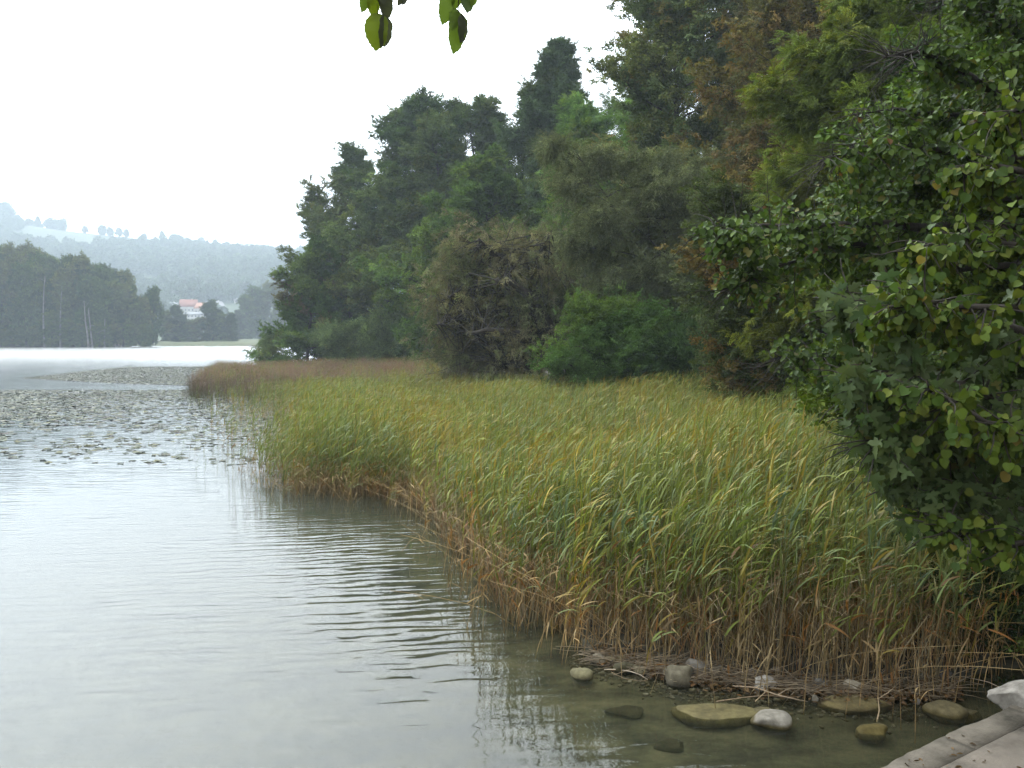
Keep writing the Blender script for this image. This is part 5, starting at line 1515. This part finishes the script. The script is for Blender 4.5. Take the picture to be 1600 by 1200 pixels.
    return root, n


def Pz(px, py, d): return tuple(P(px, py, d))


def frame_keep(curve_x, curve_y, amp):
    """leaves stop at the tree's left outline (in metres from its own trunk side), ragged"""
    def f(wp, r):
        ppx = 800 + wp[:, 0] / wp[:, 1] * F_PX; ppy = HORIZON - (wp[:, 2] - CAM_H) / wp[:, 1] * F_PX
        lim = np.interp(ppy, curve_y, curve_x)
        return ppx > lim + r.normal(size=len(wp)) * amp
    return f


# alder-like tree with small dark round leaves and one long level branch
tb = (9.6, 10.2, 0.3)
bo = [([(9.3, 10.2, 5.2), Pz(1560, 352, 9.6), Pz(1440, 356, 9.3), Pz(1300, 352, 9.0), Pz(1190, 352, 8.8), Pz(1110, 358, 8.6)], 0.085),
      ([(9.3, 10.2, 6.0), Pz(1560, 250, 9.6), Pz(1450, 232, 9.0), Pz(1340, 230, 8.8), Pz(1290, 250, 8.6)], 0.07),
      ([(9.3, 10.2, 6.8), Pz(1580, 150, 9.6), Pz(1500, 110, 9.0), Pz(1440, 80, 8.8), Pz(1380, 90, 8.6)], 0.07),
      ([(9.3, 10.2, 7.5), Pz(1600, 60, 9.6), Pz(1520, 10, 9.4), Pz(1440, -40, 9.0)], 0.06),
      ([(9.3, 10.2, 5.6), Pz(1580, 310, 9.9), Pz(1480, 290, 9.9), Pz(1390, 285, 9.9), Pz(1300, 300, 9.9)], 0.06),
      ([(9.3, 10.2, 4.8), Pz(1500, 420, 9.9), Pz(1400, 395, 9.5), Pz(1300, 380, 9.3), Pz(1200, 420, 9.1), Pz(1140, 450, 9.0)], 0.05),
      ([(9.3, 10.2, 4.2), Pz(1500, 560, 10.4), Pz(1380, 560, 10.2), Pz(1280, 560, 10.0), Pz(1210, 560, 9.9)], 0.05),
      ([(9.3, 10.2, 6.4), Pz(1600, 190, 10.4), Pz(1500, 180, 10.4), Pz(1400, 170, 10.2), Pz(1330, 180, 10.0)], 0.05)]
near_tree('alder_tree', 'near alder with small dark leaves and a long level branch pointing left', 'tree', tb, (9.2, 10.2, 9.5), 0.28, bo, T_OVAL, 0.078,
          [((0.045, 0.080, 0.014), 0.56), ((0.082, 0.128, 0.020), 0.387), ((0.12, 0.115, 0.028), 0.05), ((0.13, 0.065, 0.03), 0.003)], 201, 20, 0.6, 0.028, aspect=0.82, hang=0.25, up=0.3,
          keep=frame_keep([1500, 1450, 1340, 1290, 1090, 1150, 1235, 1290, 1320], [-60, 90, 205, 300, 352, 460, 560, 650, 700], 16), group=GRP_R)
# lime / hazel with round yellow-green leaves
tb = (4.5, 4.6, 1.0)
bo = [([(4.3, 4.6, 3.2), Pz(1640, 700, 4.6), Pz(1540, 660, 4.5), Pz(1440, 600, 4.5)], 0.03),
      ([(4.3, 4.6, 3.8), Pz(1640, 520, 4.7), Pz(1540, 480, 4.7), Pz(1450, 470, 4.7), Pz(1390, 480, 4.7)], 0.035),
      ([(4.3, 4.6, 4.3), Pz(1640, 400, 4.8), Pz(1560, 380, 4.9), Pz(1490, 380, 4.9), Pz(1430, 390, 5.0)], 0.035),
      ([(4.3, 4.6, 4.7), Pz(1640, 270, 4.9), Pz(1560, 260, 5.0), Pz(1500, 270, 5.1)], 0.035),
      ([(4.3, 4.6, 5.1), Pz(1660, 170, 4.9), Pz(1600, 170, 5.0), Pz(1560, 190, 5.2)], 0.03),
      ([(4.3, 4.6, 2.8), Pz(1660, 860, 4.7), Pz(1580, 850, 4.7), Pz(1510, 830, 4.7), Pz(1450, 815, 4.8)], 0.025)]
near_tree('lime_tree', 'near tree with round yellow-green leaves hanging in at the right edge', 'tree', tb, (4.4, 4.6, 6.5), 0.14, bo, T_HEART, 0.052,
          [((0.078, 0.115, 0.014), 0.50), ((0.115, 0.140, 0.020), 0.22), ((0.045, 0.080, 0.014), 0.27), ((0.16, 0.125, 0.025), 0.01)], 202, 34, 0.28, 0.027, aspect=1.08, hang=0.55, up=0.1, njit=1.0,
          keep=frame_keep([1580, 1540, 1470, 1430, 1400, 1340, 1340, 1400, 1480, 1430, 1430, 1480, 1530], [60, 130, 220, 330, 420, 480, 600, 690, 740, 790, 830, 890, 940], 10))
# maple with palmate leaves
tb = (5.4, 5.9, 0.35)
bo = [([(5.2, 5.9, 3.4), Pz(1600, 640, 5.4), Pz(1500, 600, 5.0), Pz(1420, 580, 4.9), Pz(1350, 600, 4.9)], 0.045),
      ([(5.2, 5.9, 3.8), Pz(1600, 520, 5.4), Pz(1500, 480, 5.2), Pz(1400, 470, 5.2), Pz(1330, 480, 5.2)], 0.045),
      ([(5.2, 5.9, 3.0), Pz(1600, 720, 5.4), Pz(1500, 690, 5.1), Pz(1420, 670, 5.0), Pz(1370, 690, 4.9)], 0.04),
      ([(5.2, 5.9, 2.6), Pz(1620, 800, 5.4), Pz(1540, 770, 5.2), Pz(1470, 750, 5.1), Pz(1420, 760, 5.0)], 0.035),
      ([(5.2, 5.9, 2.8), Pz(1620, 660, 5.8), Pz(1540, 640, 5.7), Pz(1440, 640, 5.6), Pz(1370, 650, 5.6)], 0.035),
      ([(5.2, 5.9, 2.4), Pz(1640, 780, 5.8), Pz(1560, 760, 5.7), Pz(1480, 790, 5.6)], 0.035)]
near_tree('maple_tree', 'near maple with dark grey-green lobed leaves over the reeds', 'tree', tb, (5.3, 5.9, 7.0), 0.16, bo, T_MAPLE, 0.088,
          [((0.060, 0.090, 0.030), 0.55), ((0.082, 0.112, 0.038), 0.27), ((0.040, 0.072, 0.020), 0.16), ((0.11, 0.11, 0.03), 0.02)], 203, 30, 0.38, 0.038, aspect=1.0, hang=0.75, up=0.15,
          keep=frame_keep([1330, 1290, 1300, 1320, 1345, 1375, 1400, 1440, 1500], [420, 470, 580, 640, 690, 740, 800, 850, 900], 10))

# ------------------------------------------------------------------ leafy twigs hanging in from above
HB = 1.75
root = empty('overhanging_branch', tuple(P(640, -130, HB))); tag(root, 'leafy branch overhead with two leaf clusters dangling against the sky', 'branch')
rb = np.array(root.location)
mb = MB(); tube(mb, np.array([P(480, -90, HB), P(580, -120, HB), P(700, -130, HB), P(1100, -260, 2.4), P(1700, -420, 3.6), (4.4, 4.6, 6.3)]) - rb, [0.004, 0.006, 0.008, 0.014, 0.03, 0.05], 6)
mb.build('bough', M_BARK, root, smooth=True)
hang_twigs = [[(600, -120), (602, -60), (600, -20), (598, 10), (600, 30)], [(715, -130), (716, -60), (717, -15), (716, 18), (712, 34)], [(575, -119), (578, -60), (580, -20), (582, 6)], [(640, -125), (634, -60), (636, -22)]]
for t_ in hang_twigs:
    mb = MB(); tube(mb, np.array([P(a, b, HB) for a, b in t_]) - rb, np.linspace(0.0016, 0.0009, len(t_)), 5); mb.build('twig', M_BARK, root)
GL = (0.100, 0.135, 0.012); DL = (0.045, 0.05, 0.03); ML = (0.085, 0.13, 0.02)
#        base px,py   tip px,py   width px, colour, turn of the face
HL = [(590, 22, 588, 72, 36, GL, 0.25), (604, 26, 603, 68, 20, DL, 1.1), (583, -18, 586, 24, 20, GL, 0.6), (572, -16, 569, 14, 14, ML, 0.7), (603, -12, 606, 26, 18, DL, 0.9), (597, -24, 598, 6, 14, DL, 0.9),
      (701, -12, 695, 32, 22, ML, 0.5), (712, 14, 709, 40, 16, ML, 0.5), (716, 20, 714, 76, 26, ML, 0.55), (722, 24, 726, 62, 16, DL, 1.0), (728, -18, 733, 14, 22, (0.05, 0.075, 0.03), 0.5), (716, -14, 712, 12, 14, ML, 0.9),
      (630, -20, 627, 3, 10, DL, 0.8), (636, -22, 634, 2, 9, DL, 0.8), (740, -22, 741, 6, 14, ML, 0.8)]
for (bx, by, tx, ty, w, c, turn) in HL:
    b = P(bx, by, HB + 0.01 * math.sin(bx)); t_ = P(tx, ty, HB + 0.01 * math.sin(tx) - 0.012); ax = t_ - b; L_ = np.linalg.norm(ax)
    nrm = np.array([math.sin(turn), -math.cos(turn), 0.12])
    Wm = w / F_PX * HB / max(0.6, math.cos(turn))
    mb = MB(); leaves(mb, T_SERR, [b - rb], [ax], [nrm], L_ * 0.98, Wm * 1.05, c)
    tube(mb, [b - rb + np.array([0, 0, L_ * 0.3]), b - rb], [0.0006, 0.0007], 4, (0.10, 0.09, 0.03))
    mb.build('leaf', M_LEAF, root)

# ------------------------------------------------------------------ haze
hz = empty('tmp'); bpy.data.objects.remove(hz)
mb = MB(); box(mb, (-450, 1180, 165), (3700, 2560, 346))
m, N, L = new_mat('haze_air'); out = N.new('ShaderNodeOutputMaterial'); pv = N.new('ShaderNodeVolumePrincipled')
pv.inputs['Color'].default_value = (0.70, 0.80, 0.89, 1); pv.inputs['Density'].default_value = 0.00046; pv.inputs['Anisotropy'].default_value = 0.0
L.new(pv.outputs[0], out.inputs['Volume'])
tag(mb.build('haze', m), kind='stuff')
